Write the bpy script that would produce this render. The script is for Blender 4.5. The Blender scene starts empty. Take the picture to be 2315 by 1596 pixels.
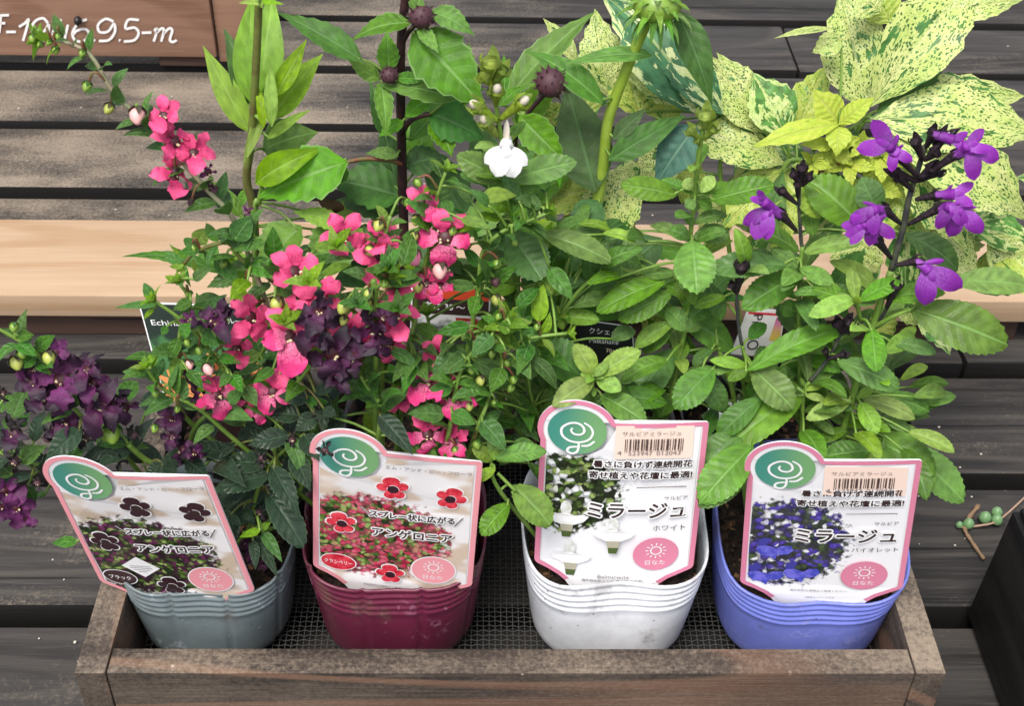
import bpy, bmesh, math, random
from mathutils import Vector as V, Matrix
from mathutils.noise import noise as pnoise
rnd = random.Random(7)
SC = bpy.context.scene
COL = SC.collection

# ------------------------------------------------------------------ camera
FPX = 2985.7                                   # focal length for a 2315 px wide picture
TH, PS, RH = 0.6885, 0.02754, 0.02314          # tilt down, yaw, roll
CAM = V((-0.01606, 0.0, 0.64015))
FW = V((math.sin(PS)*math.cos(TH), math.cos(PS)*math.cos(TH), -math.sin(TH)))
RT = V((math.cos(PS), -math.sin(PS), 0)); UP = RT.cross(FW)
RT, UP = RT*math.cos(RH)+UP*math.sin(RH), -RT*math.sin(RH)+UP*math.cos(RH)
cd = bpy.data.cameras.new('camera'); cam = bpy.data.objects.new('camera', cd); COL.objects.link(cam)
cd.sensor_width = 36; cd.lens = 36*FPX/2315; cd.clip_start = .01; cd.clip_end = 200
M = Matrix((RT, UP, -FW)).transposed().to_4x4(); M.translation = CAM; cam.matrix_world = M
cd.dof.use_dof = True; cd.dof.focus_distance = .76; cd.dof.aperture_fstop = 26
SC.camera = cam

# ------------------------------------------------------------------ light
SUN_EL, SUN_AZ = math.radians(63), math.radians(205)      # azimuth from +Y clockwise
w = bpy.data.worlds.new('World'); SC.world = w; w.use_nodes = True
wt = w.node_tree; bg = wt.nodes['Background']
sky = wt.nodes.new('ShaderNodeTexSky'); sky.sky_type = 'NISHITA'; sky.sun_disc = False
sky.sun_elevation = SUN_EL; sky.sun_rotation = SUN_AZ; sky.dust_density = 4; sky.air_density = .7; sky.ozone_density = 1
hs = wt.nodes.new('ShaderNodeHueSaturation'); hs.inputs['Saturation'].default_value = .45      # thin cloud: a greyer sky
wt.links.new(sky.outputs[0], hs.inputs['Color']); wt.links.new(hs.outputs[0], bg.inputs[0]); bg.inputs[1].default_value = .15
sl = bpy.data.lights.new('sun', 'SUN'); sl.energy = 1.5; sl.angle = math.radians(22); sl.color = (1, .96, .89)
sun = bpy.data.objects.new('sun', sl); COL.objects.link(sun)
sd = V((math.sin(SUN_AZ)*math.cos(SUN_EL), math.cos(SUN_AZ)*math.cos(SUN_EL), math.sin(SUN_EL)))
sun.rotation_euler = sd.to_track_quat('Z', 'Y').to_euler()
SC.view_settings.view_transform = 'Standard'; SC.view_settings.look = 'None'
SC.view_settings.gamma = 1; SC.view_settings.exposure = 0.88
SC.cycles.max_bounces = 8; SC.cycles.transparent_max_bounces = 8

# ------------------------------------------------------------------ helpers
WIN = {0: (0, 0, 1), 1: (0, 0, .3414), 2: (746.5, 0, .3414), 3: (1530.3, 0, .3414), 4: (0, 507.6, .3414),
       5: (746.5, 507.6, .3414), 6: (1530.3, 507.6, .3414), 7: (298.6, 657, .16836), 8: (858.5, 642, .16836),
       9: (1231.8, 686.8, .14033), 10: (1567.7, 671.9, .2011), 11: (462.8, 858.5, .2948), 12: (0, 731.6, .2994), 13: (634.5, 477.8, .2151)}
def ray(x, y, wi=0):
    ox, oy, s = WIN[wi]
    return FW + RT*((ox+x*s-1157.5)/FPX) - UP*((oy+y*s-798)/FPX)
def at(x, y, Y, wi=0):            # the point at depth Y (metres from the camera's foot) seen there
    d = ray(x, y, wi); return CAM + d*(Y/d.y)
def atz(x, y, z, wi=0):           # the point at height z
    d = ray(x, y, wi); return CAM + d*((z-CAM.z)/d.z)

def tag(o, label=None, cat=None, group=None, kind=None):
    if label: o['label'] = label
    if cat: o['category'] = cat
    if group: o['group'] = group
    if kind: o['kind'] = kind
    return o
def empty(name, loc=(0, 0, 0)):
    o = bpy.data.objects.new(name, None); COL.objects.link(o); o.location = loc; o.empty_display_size = .02
    return o
def link(name, me, mat=None, parent=None, smooth=False):
    o = bpy.data.objects.new(name, me); COL.objects.link(o)
    if mat and not me.materials: me.materials.append(mat)
    if smooth: me.shade_smooth()
    if parent:
        o.parent = parent
        q = parent; off = V((0, 0, 0))
        while q: off += q.location; q = q.parent
        o.location = -off if parent.rotation_euler == PLAIN else (0, 0, 0)
    return o
PLAIN = bpy.data.objects.new('t', None).rotation_euler.copy()
def mesh(verts, faces, uvs=None, name='m'):
    me = bpy.data.meshes.new(name); me.from_pydata(verts, [], faces); me.update()
    if uvs:
        l = me.uv_layers.new(name='UVMap')
        for lp in me.loops: l.data[lp.index].uv = uvs[lp.vertex_index]
    return me
def boxmesh(sx, sy, sz, bev=.0015, seg=2):
    bm = bmesh.new(); bmesh.ops.create_cube(bm, size=1)
    bmesh.ops.scale(bm, vec=(sx, sy, sz), verts=bm.verts)
    if bev: bmesh.ops.bevel(bm, geom=bm.edges[:], offset=bev, segments=seg, affect='EDGES', profile=.6)
    me = bpy.data.meshes.new('box'); bm.to_mesh(me); bm.free(); return me
def box(name, lo, hi, mat, parent=None, bev=.0015, rotz=0):
    lo, hi = V(lo), V(hi); s = hi-lo
    me = boxmesh(s.y if rotz else s.x, s.x if rotz else s.y, s.z, bev)
    me.materials.append(mat)
    o = bpy.data.objects.new(name, me); COL.objects.link(o)
    o.location = (lo+hi)/2; o.rotation_euler = (0, 0, rotz)
    if parent: o.parent = parent; o.location -= parent.location
    me.shade_smooth(); 
    try: me.set_sharp_from_angle(angle=math.radians(35))
    except Exception: pass
    return o
def crom(pts, n):                 # smooth path through points (last item of each may carry more numbers)
    out = []; m = len(pts)
    for i in range(m-1):
        p0, p1, p2, p3 = pts[max(i-1, 0)], pts[i], pts[i+1], pts[min(i+2, m-1)]
        for k in range(n):
            t = k/n; out.append(.5*((2*p1)+(p2-p0)*t+(2*p0-5*p1+4*p2-p3)*t*t+(3*p1-p0-3*p2+p3)*t*t*t))
    out.append(pts[-1]); return out
def tube(path, r0, r1, sides=7, rf=None):
    vs, fs, uv = [], [], []; n = len(path)
    nrm = V((.3, -.8, .5))
    for i, p in enumerate(path):
        t = (path[min(i+1, n-1)]-path[max(i-1, 0)]).normalized()
        a = t.cross(nrm).normalized(); b = t.cross(a)
        f = i/(n-1); r = r0+(r1-r0)*f
        if rf: r *= rf(f)
        for k in range(sides):
            an = 2*math.pi*k/sides; vs.append(p+a*(r*math.cos(an))+b*(r*math.sin(an))); uv.append((k/sides, f))
    for i in range(n-1):
        for k in range(sides):
            k2 = (k+1) % sides; fs.append((i*sides+k, i*sides+k2, (i+1)*sides+k2, (i+1)*sides+k))
    fs.append(tuple(range(sides))[::-1]); fs.append(tuple(range((n-1)*sides, n*sides)))
    return mesh(vs, fs, uv)

class G:                          # small node-graph helper
    def __init__(s, name, rough=.6, spec=.5, base=None):
        s.m = bpy.data.materials.new(name); s.m.use_nodes = True; s.t = s.m.node_tree
        s.b = s.t.nodes['Principled BSDF']; s.o = s.t.nodes['Material Output']
        s.b.inputs['Roughness'].default_value = rough; s.b.inputs['Specular IOR Level'].default_value = spec
        if base: s.b.inputs['Base Color'].default_value = (*base, 1)
    def put(s, sock, v):
        if isinstance(v, bpy.types.NodeSocket): s.t.links.new(v, sock)
        elif isinstance(v, tuple) and len(v) == 3 and sock.type == 'RGBA': sock.default_value = (*v, 1)
        else: sock.default_value = v
    def n(s, typ, ins=(), out=0, **props):
        nd = s.t.nodes.new('ShaderNode'+typ)
        for k, v in props.items(): setattr(nd, k, v)
        for k, v in dict(ins).items(): s.put(nd.inputs[k], v)
        return nd.outputs[out]
    def ma(s, op, a, b=0., c=0., clamp=False): return s.n('Math', {0: a, 1: b, 2: c}, operation=op, use_clamp=clamp)
    def mix(s, f, a, b, mode='MIX'): return s.n('Mix', {0: f, 6: a, 7: b}, out=2, data_type='RGBA', blend_type=mode)
    def noise(s, vec, scale, det=3., rough=.55, dist=0., out=0): return s.n('TexNoise', {'Vector': vec, 'Scale': scale, 'Detail': det, 'Roughness': rough, 'Distortion': dist}, out=out)
    def vor(s, vec, scale, out=0, feature='F1', rand=1.): return s.n('TexVoronoi', {'Vector': vec, 'Scale': scale, 'Randomness': rand}, out=out, feature=feature)
    def step(s, v, lo, hi): return s.n('MapRange', {0: v, 1: lo, 2: hi, 3: 0., 4: 1.}, interpolation_type='SMOOTHSTEP')
    def coord(s, out='Object'):
        nd = s.t.nodes.new('ShaderNodeTexCoord'); return nd.outputs[out]
    def rand(s): return s.n('ObjectInfo', out='Random')
    def vmul(s, v, k): return s.n('VectorMath', {0: v, 1: k}, operation='MULTIPLY')
    def vadd(s, v, k): return s.n('VectorMath', {0: v, 1: k}, operation='ADD')
    def comb(s, x, y, z): return s.n('CombineXYZ', {0: x, 1: y, 2: z})
    def sep(s, v):
        nd = s.t.nodes.new('ShaderNodeSeparateXYZ'); s.put(nd.inputs[0], v); return nd.outputs
    def bump(s, h, strength=.3, dist=.001):
        o = s.n('Bump', {'Strength': strength, 'Distance': dist, 'Height': h}); s.put(s.b.inputs['Normal'], o)
    def col(s, c): s.put(s.b.inputs['Base Color'], c); return s
    def rough(s, r): s.put(s.b.inputs['Roughness'], r); return s

def plain(name, c, rough=.55, spec=.4): return G(name, rough, spec, c).m

def wood(name, dark, mid, light, dust=None, dustcut=(.5, .7), gs=1., lines=.5, knot=0., rough=.75, bump=.4, world_dust=False, linecol=None, sideshade=None, crack=.8, topdust=False):
    g = G(name, rough, .3)
    r = g.rand(); oc = g.coord('Object')
    v = g.vadd(oc, g.comb(g.ma('MULTIPLY', r, 37.), g.ma('MULTIPLY', r, 11.), g.ma('MULTIPLY', r, 5.)))
    warp = g.noise(g.vmul(v, (3*gs, 9*gs, 9*gs)), 1., 2.)
    g1 = g.noise(g.vmul(v, (4*gs, 90*gs, 90*gs)), 1., 5., .65, .3)
    g2 = g.noise(g.vmul(v, (25*gs, 600*gs, 600*gs)), 1., 3., .6)
    ring = g.ma('SINE', g.ma('ADD', g.ma('MULTIPLY', g.noise(g.vmul(v, (1.3*gs, 11*gs, 11*gs)), 1., 1.), 60.), g.ma('MULTIPLY', warp, 3.)))
    c = g.mix(g.step(g1, .3, .7), dark, mid)
    c = g.mix(g.ma('MULTIPLY', g.step(ring, .45, .98), lines), c, linecol or light)
    c = g.mix(g.ma('MULTIPLY', g.step(g2, .5, .75), .45), c, light)
    big = g.noise(v, 7*gs, 3.)
    c = g.mix(g.ma('MULTIPLY', g.step(big, .45, .75), .5), c, mid)
    ck = g.noise(g.vmul(v, (2.2*gs, 130*gs, 130*gs)), 1., 2., .5)
    c = g.mix(g.ma('MULTIPLY', g.step(ck, .665, .70), crack), c, tuple(x*.3 for x in dark))
    if knot:
        kd = g.vor(g.vmul(v, (5, 14, 14)), 1.)
        c = g.mix(g.ma('MULTIPLY', g.step(kd, knot, knot*.45), .75), c, tuple(x*.35 for x in dark))
    h = g.ma('ADD', g.ma('MULTIPLY', g1, .6), g.ma('MULTIPLY', g2, .4))
    if dust:
        wv = g.n('NewGeometry', out='Position')
        d = g.noise(g.vmul(wv, (.6, 1.5, 1.)), 11., 4., .6); fine = g.noise(wv, 420., 2., .7)
        m = g.ma('ADD', d, g.ma('MULTIPLY', g.ma('SUBTRACT', fine, .5), .55))
        if world_dust:                       # earth trodden onto the boards to the left
            x, y, z = g.sep(wv)
            m = g.ma('ADD', m, g.ma('MULTIPLY', g.step(x, .22, -.25), g.ma('MULTIPLY', g.step(y, .86, .93), .235)))
            m = g.ma('SUBTRACT', m, g.ma('MULTIPLY', g.step(x, -.25, .2), .05))
        dm = g.ma('MULTIPLY', g.step(m, *dustcut), .85)
        if topdust: dm = g.ma('MULTIPLY', dm, g.ma('ADD', .3, g.ma('MULTIPLY', g.step(g.sep(g.n('NewGeometry', out='Normal'))[2], .2, .8), .7)))
        c = g.mix(dm, c, dust)
        sp = g.vor(wv, 75.)
        pk = g.step(sp, .12, .06)
        c = g.mix(g.ma('MULTIPLY', pk, g.step(g.noise(wv, 30., 1.), .62, .68)), c, (.42, .36, .29))
        h = g.ma('ADD', h, g.ma('MULTIPLY', fine, .25))
    if sideshade:                              # side faces coloured near black, standing in for shade between the boards
        nz = g.sep(g.n('NewGeometry', out='Normal'))[2]; c = g.mix(g.step(nz, .25, .8), sideshade, c)
    g.col(c); g.bump(h, bump, .0012)
    return g.m

M_deck = wood('weathered_deck_wood', (.015, .0135, .013), (.045, .041, .038), (.095, .082, .07), dust=(.29, .238, .18), dustcut=(.52, 1.02), knot=.13, lines=.35, world_dust=True, bump=.5, sideshade=(.008, .007, .0065))
M_pine = wood('fresh_pine', (.36, .245, .152), (.43, .305, .20), (.48, .36, .245), knot=.085, lines=.7, rough=.5, crack=.0, bump=.12, gs=.7, linecol=(.32, .20, .11))
M_brown = wood('brown_stained_wood', (.05, .028, .021), (.08, .045, .034), (.11, .066, .05), lines=.3, bump=.2)
M_sign = wood('sign_wood', (.22, .12, .08), (.31, .18, .12), (.37, .23, .165), lines=.45, crack=.15, bump=.15, gs=.8, rough=.45, linecol=(.14, .062, .038))
M_crate = wood('crate_wood', (.016, .012, .010), (.048, .036, .029), (.12, .092, .07), dust=(.27, .215, .16), dustcut=(.34, .80), topdust=True, lines=.55, bump=.9, linecol=(.19, .10, .062), knot=.11)
M_black = wood('black_stained_wood', (.004, .004, .004), (.010, .009, .008), (.03, .027, .024), lines=.25, bump=.35, rough=.6)

# ------------------------------------------------------------------ setting: boards
ground = link('ground', mesh([(-6, -3, -.22), (6, -3, -.22), (6, 9, -.22), (-6, 9, -.22)], [(0, 1, 2, 3)]), plain('dark_earth', (.03, .025, .02), .9)); tag(ground, kind='structure')
deck = empty('deck'); tag(deck, kind='structure')
PITCH, GAP, Y0 = .1187, .0155, .524
joints = {1: .292, 2: .352, 3: .345, 6: .31, 7: .42}
for i in range(-4, 14):
    ya = Y0+PITCH*i+GAP/2; yb = ya+PITCH-GAP
    xs = [-1.9, joints.get(i, .95 if i % 2 else -1.05), 1.9]
    for a, b in zip(xs, xs[1:]):
        dz = rnd.uniform(-.0015, .0005)
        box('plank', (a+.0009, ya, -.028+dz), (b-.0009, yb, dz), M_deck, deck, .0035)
for x in (-1.3, -.55, .34, 1.1):
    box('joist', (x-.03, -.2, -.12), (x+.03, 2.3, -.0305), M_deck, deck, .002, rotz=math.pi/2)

o = box('pine_board', (-1.1, .787, .0255), (1.0, .888, .045), M_pine, bev=.0012)
tag(o, 'pale new pine board lying across a dark brown batten behind the crate', 'board')
xr = atz(2290, 765, .0, 0).x
o = box('brown_batten', (-1.0, .7975, 0), (xr, .876, .0256), M_brown, bev=.0015)
tag(o, 'dark brown batten under the pale pine board', 'batten')

# sign: brown board with painted hand lettering and a stile at its right end
sY = 1.235
sg = empty('wooden_sign', (0, sY, 0))
tag(sg, 'brown wooden sign board with white hand painted date and letters', 'sign')
xa = at(490, 130, sY).x; xb = at(572, 130, sY).x
zb = .012
box('sign_board', (-1.0, sY, zb), (xa, sY+.02, .25), M_sign, sg, .0015)
box('stile', (xa+.0012, sY+.006, zb-.008), (xb, sY+.035, .25), M_sign, sg, .0015, rotz=0)
box('foot', (-.62, sY+.004, 0), (-.56, sY+.05, zb), M_brown, sg, .001)
box('foot', (xa-.06, sY+.004, 0), (xa-.01, sY+.05, zb), M_brown, sg, .001)
M_paint = plain('white_sign_paint', (.82, .80, .78), .5)
def stroke(name, pts, wd, fn, mat, parent, n=8, taper=0.):
    """flat painted stroke; pts in plane units, fn maps (u,v,h) to world"""
    path = crom([V((p[0], p[1], 0)) for p in pts], n); vs, fs = [], []; m = len(path)
    for i, p in enumerate(path):
        t = path[min(i+1, m-1)]-path[max(i-1, 0)]; t.normalize(); q = V((-t.y, t.x, 0))
        f = 1-taper*abs(2*i/(m-1)-1)**3
        for k in (-1, 1): vs.append(fn(*(p+q*(k*wd/2*f)).xy))
    for i in range(m-1): fs.append((2*i, 2*i+1, 2*i+3, 2*i+2))
    return link(name, mesh(vs, fs), mat, parent)
def sgn(zx, zy): p = at(zx, zy, sY-.0012, 1); return p
for pts in [[(-10, 110), (5, 100), (60, 97)], [(5, 105), (-5, 215)], [(-8, 150), (35, 150)],
            [(40, 208), (105, 208)], [(125, 175), (165, 150), (190, 125), (175, 190), (152, 268)],
            [(318, 150), (285, 118), (235, 135), (208, 185), (235, 218), (290, 205), (322, 160), (318, 215), (290, 262), (245, 275)],
            [(405, 125), (350, 215), (385, 228), (440, 222)], [(450, 160), (425, 268)],
            [(575, 125), (520, 150), (480, 215), (500, 265), (555, 268), (590, 225), (565, 190), (510, 200), (484, 228)],
            [(620, 262), (630, 266)],
            [(752, 140), (700, 122), (650, 160), (660, 208), (715, 205), (755, 155), (760, 210), (720, 262), (655, 268)],
            [(788, 262), (798, 266)],
            [(920, 130), (850, 128), (832, 185), (890, 180), (918, 215), (890, 262), (820, 272)], 
            [(938, 215), (1003, 212)],
            [(1020, 200), (1040, 188), (1030, 235), (1018, 272)], [(1030, 220), (1070, 185), (1085, 200), (1068, 272)], [(1078, 225), (1120, 185), (1140, 200), (1125, 260), (1145, 275), (1170, 262)]]:
    stroke('painted_stroke', pts, 17, lambda u, v: sgn(u, v), M_paint, sg)
fly = link('insect', tube(crom([sgn(505, 128)+V((0, -.003, 0)), sgn(525, 125)+V((0, -.004, 0)), sgn(545, 135)+V((0, -.003, 0))], 4), .004, .003, 8, lambda f: .35+1.1*math.sin(math.pi*min(.97, f+.03))), plain('insect_black', (.01, .01, .01), .35), smooth=True)
tag(fly, 'tiny black insect resting on the painted date of the sign', 'insect')

# black timber box at the right edge
bb = empty('black_box', (.31, .45, 0)); tag(bb, 'black stained wooden box standing on the deck beside the crate', 'box')
bx0 = .283
box('side_board', (bx0, .22, .001), (bx0+.014, .524, .0925), M_black, bb, .002, rotz=math.pi/2)
box('back_board', (bx0+.0145, .508, .001), (.60, .522, .0925), M_black, bb, .0015)
box('bottom_board', (bx0+.0145, .22, .001), (.60, .5075, .012), M_black, bb, .001)
box('lid', (bx0+.003, .222, .0927), (.60, .522, .097), M_black, bb, .0015)
bb.rotation_euler = (0, .05, 0)

# sprig of pearl-like succulent and a dry twig on the boards
def P0(x, y, z=.002, wi=0): return atz(x, y, z, wi)
M_pearl = G('pearl_green', .4, .5, (.16, .30, .13)).m; M_twig = plain('dry_twig', (.24, .15, .085), .8); M_pst = plain('pearl_stem', (.36, .24, .17), .7)
WIN[14] = (1530.3, 1045.1, .3452)
sp = empty('succulent_sprig', P0(1950, 420, 0, 14)); tag(sp, 'small fallen sprig of round green succulent beads lying on the boards', 'sprig')
link('stem', tube(crom([P0(1845, 425, .003, 14), P0(1900, 425, .003, 14), P0(1990, 415, .004, 14), P0(2080, 395, .005, 14), P0(2160, 340, .004, 14), P0(2300, 210, .004, 14)], 6), .0008, .0007), M_pst, sp, True)
for x, y, r in ((1850, 412, .0030), (1910, 405, .0046), (2018, 365, .0052), (2095, 330, .0046), (2095, 380, .0048)):
    r *= .8; c = P0(x, y, r+.001, 14); bm = bmesh.new(); bmesh.ops.create_uvsphere(bm, u_segments=14, v_segments=9, radius=r)
    for q in bm.verts:
        if q.co.z > 0: q.co.z *= 1.12+.5*max(0, q.co.z/r-.75)
    bmesh.ops.translate(bm, vec=c, verts=bm.verts); me = bpy.data.meshes.new('b'); bm.to_mesh(me); bm.free()
    link('bead', me, M_pearl, sp, True)
tw = link('dry_twig', tube(crom([P0(1975, 285, .003, 14), P0(1905, 375, .004, 14), P0(1885, 440, .003, 14), P0(1930, 520, .003, 14), P0(2010, 635, .003, 14)], 5), .0016, .0011, 6, lambda f: 1+.25*math.sin(f*40)), M_twig, smooth=True)
tag(tw, 'bent dry brown twig lying under the green succulent sprig', 'twig')

# crumbs and grit on the boards
M_grit = plain('pale_grit', (.5, .45, .38), .9)
def pebble(c, r, seed):
    bm = bmesh.new(); bmesh.ops.create_icosphere(bm, subdivisions=1, radius=r)
    for q in bm.verts: q.co *= 1+.5*pnoise(q.co*300+V((seed, 0, 0))); q.co.z *= .6
    bmesh.ops.translate(bm, vec=c+V((0, 0, r*.5)), verts=bm.verts); return bm
gv, gf = [], []
for k in range(150):
    x, y = rnd.uniform(0, 2315), rnd.choice((rnd.uniform(180, 500), rnd.uniform(860, 1500), rnd.uniform(1050, 1400)))
    c = atz(x, y, 0)
    if abs(c.x) < .235 and .41 < c.y < .68 or c.x > .262 and c.y < .54: continue
    if .77 < c.y < .9: continue
    f = ((c.y-Y0) % PITCH)
    if f < .011 or f > PITCH-.011: continue
    b = pebble(c, rnd.uniform(.0004, .0011)*(1.6 if rnd.random() < .06 else 1), k)
    b.verts.ensure_lookup_table(); o0 = len(gv); gv += [v.co.copy() for v in b.verts]; gf += [tuple(o0+v.index for v in f_.verts) for f_ in b.faces]; b.free()
tag(link('grit', mesh(gv, gf), M_grit), 'pale crumbs of grit scattered over the dark boards', 'grit', kind='stuff')

# ------------------------------------------------------------------ crate
CW, CF, CB, CT, RTK = .225, .4203, .6667, .080, .0158
crate = empty('planter_crate', (0, (CF+CB)/2, 0)); tag(crate, 'weathered brown wooden crate with wire mesh floor holding two rows of pots', 'crate')
box('side_rail', (-CW, CF, .001), (-CW+RTK, CB, CT), M_crate, crate, .0012, rotz=math.pi/2)
box('side_rail', (CW-RTK, CF, .001), (CW, CB, CT), M_crate, crate, .0012, rotz=math.pi/2)
box('front_rail', (-CW+RTK+.0004, CF+.0004, .001), (CW-RTK-.0004, CF+.0165, CT-.0006), M_crate, crate, .0012)
box('back_rail', (-CW+RTK+.0004, CB-.0165, .001), (CW-RTK-.0004, CB-.0004, CT-.0006), M_crate, crate, .0012)
MZ = .028; cell = .00344; vs, fs = [], []
def wire(pts, r):
    o0 = len(vs); n = len(pts)
    for i, p in enumerate(pts):
        t = (pts[min(i+1, n-1)]-pts[max(i-1, 0)]).normalized(); a = t.cross(V((0, 0, 1))).normalized(); b = a.cross(t)
        for k in range(4): an = math.pi/2*k+.78; vs.append(p+a*(r*math.cos(an))+b*(r*math.sin(an)))
    for i in range(n-1):
        for k in range(4): k2 = (k+1) % 4; fs.append((o0+i*4+k, o0+i*4+k2, o0+i*4+4+k2, o0+i*4+4+k))
x0, x1, y0, y1 = -CW+RTK+.001, CW-RTK-.001, CF+.0175, CB-.0175
nx, ny = int((x1-x0)/cell), int((y1-y0)/cell)
def sag(x, y): return MZ+.0009*pnoise(V((x*22, y*22, 1)))
for i in range(nx+1):
    x = x0+i*cell; wire([V((x+.0004*pnoise(V((x*50, j*.9, 3))), y0+j*(y1-y0)/12, sag(x, y0+j*(y1-y0)/12))) for j in range(13)], .00030)
for j in range(ny+1):
    y = y0+j*cell; wire([V((x0+i*cell, y+.00035*(1 if (i+j) % 2 else -1)+.0003*pnoise(V((i*.2, j*3.1, 0))), sag(x0+i*cell, y)+.0003*(1 if (i+j) % 2 else -1))) for i in range(nx+1)], .00030)
M_wire = G('grey_wire', .45, .5, (.13, .13, .125)); M_wire.b.inputs['Metallic'].default_value = .6
tag(link('wire_mesh', mesh(vs, fs), M_wire.m, crate), kind='stuff')

# ------------------------------------------------------------------ pots
def potmat(name, c, stain, amt, rough=.42, thick=True):
    g = G(name, rough, .45); v = g.coord('Object')
    n1 = g.noise(v, 60, 4, .6); ed = g.n('TexVoronoi', {'Vector': g.vadd(v, g.vmul(g.noise(v, 90, 2, out=1), (.008, .008, .008))), 'Scale': 150.}, feature='DISTANCE_TO_EDGE')
    x, y, z = g.sep(v)
    reg = g.step(g.ma('ADD', g.noise(v, 28, 2), g.ma('MULTIPLY', z, -1.2)), .50-.12*amt, .62)
    ringm = g.ma('MULTIPLY', g.ma('MULTIPLY', g.step(ed, .13, .03), g.step(g.noise(v, 150, 3, .7), .42, .60)), reg)
    base = g.mix(g.step(n1, .3, .75), c, tuple(k*.8 for k in c))
    base = g.mix(g.ma('MULTIPLY', ringm, amt), base, stain)
    base = g.mix(g.ma('MULTIPLY', g.step(g.noise(v, 240, 2), .68, .75), amt*.6), base, stain)
    sm = g.ma('MULTIPLY', g.step(g.ma('ADD', g.noise(v, 38, 4, .7), g.ma('MULTIPLY', z, 1.6)), .66, .80), .45)      # soil smeared below the rim
    base = g.mix(sm, base, (.11, .08, .055)); base = g.mix(g.ma('MULTIPLY', g.step(g.vor(v, 120), .10, .06), .6), base, (.07, .05, .035))
    g.col(base); g.bump(g.ma('ADD', n1, ringm), .12, .0008)
    g.b.inputs['Subsurface Weight'].default_value = 0
    return g.m
M_pots = dict(grey=potmat('grey_soft_plastic', (.15, .185, .195), (.45, .51, .55), .7),
              maroon=potmat('maroon_soft_plastic', (.13, .018, .045), (.42, .22, .32), .5, .35),
              white=potmat('white_soft_plastic', (.74, .76, .80), (.42, .37, .28), .30, .38),
              blue=potmat('periwinkle_soft_plastic', (.165, .20, .60), (.45, .48, .70), .35, .4),
              black=potmat('black_soft_plastic', (.012, .012, .013), (.05, .05, .05), .3))
def soilmat():
    g = G('potting_soil', .95, .2); v = g.coord('Object'); d = g.vor(v, 330, out=1); n = g.noise(v, 160, 4, .7)
    r, gg, b = g.sep(d)
    c = g.mix(g.step(n, .35, .7), (.008, .0055, .004), (.03, .02, .014)); c = g.mix(g.step(r, .8, .95), c, (.06, .035, .02)); c = g.mix(g.step(gg, .93, .97), c, (.16, .085, .04))
    g.col(c); g.bump(g.ma('ADD', n, g.vor(v, 330)), 1., .002); return g.m
M_soil = soilmat()
POT = {}
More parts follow.
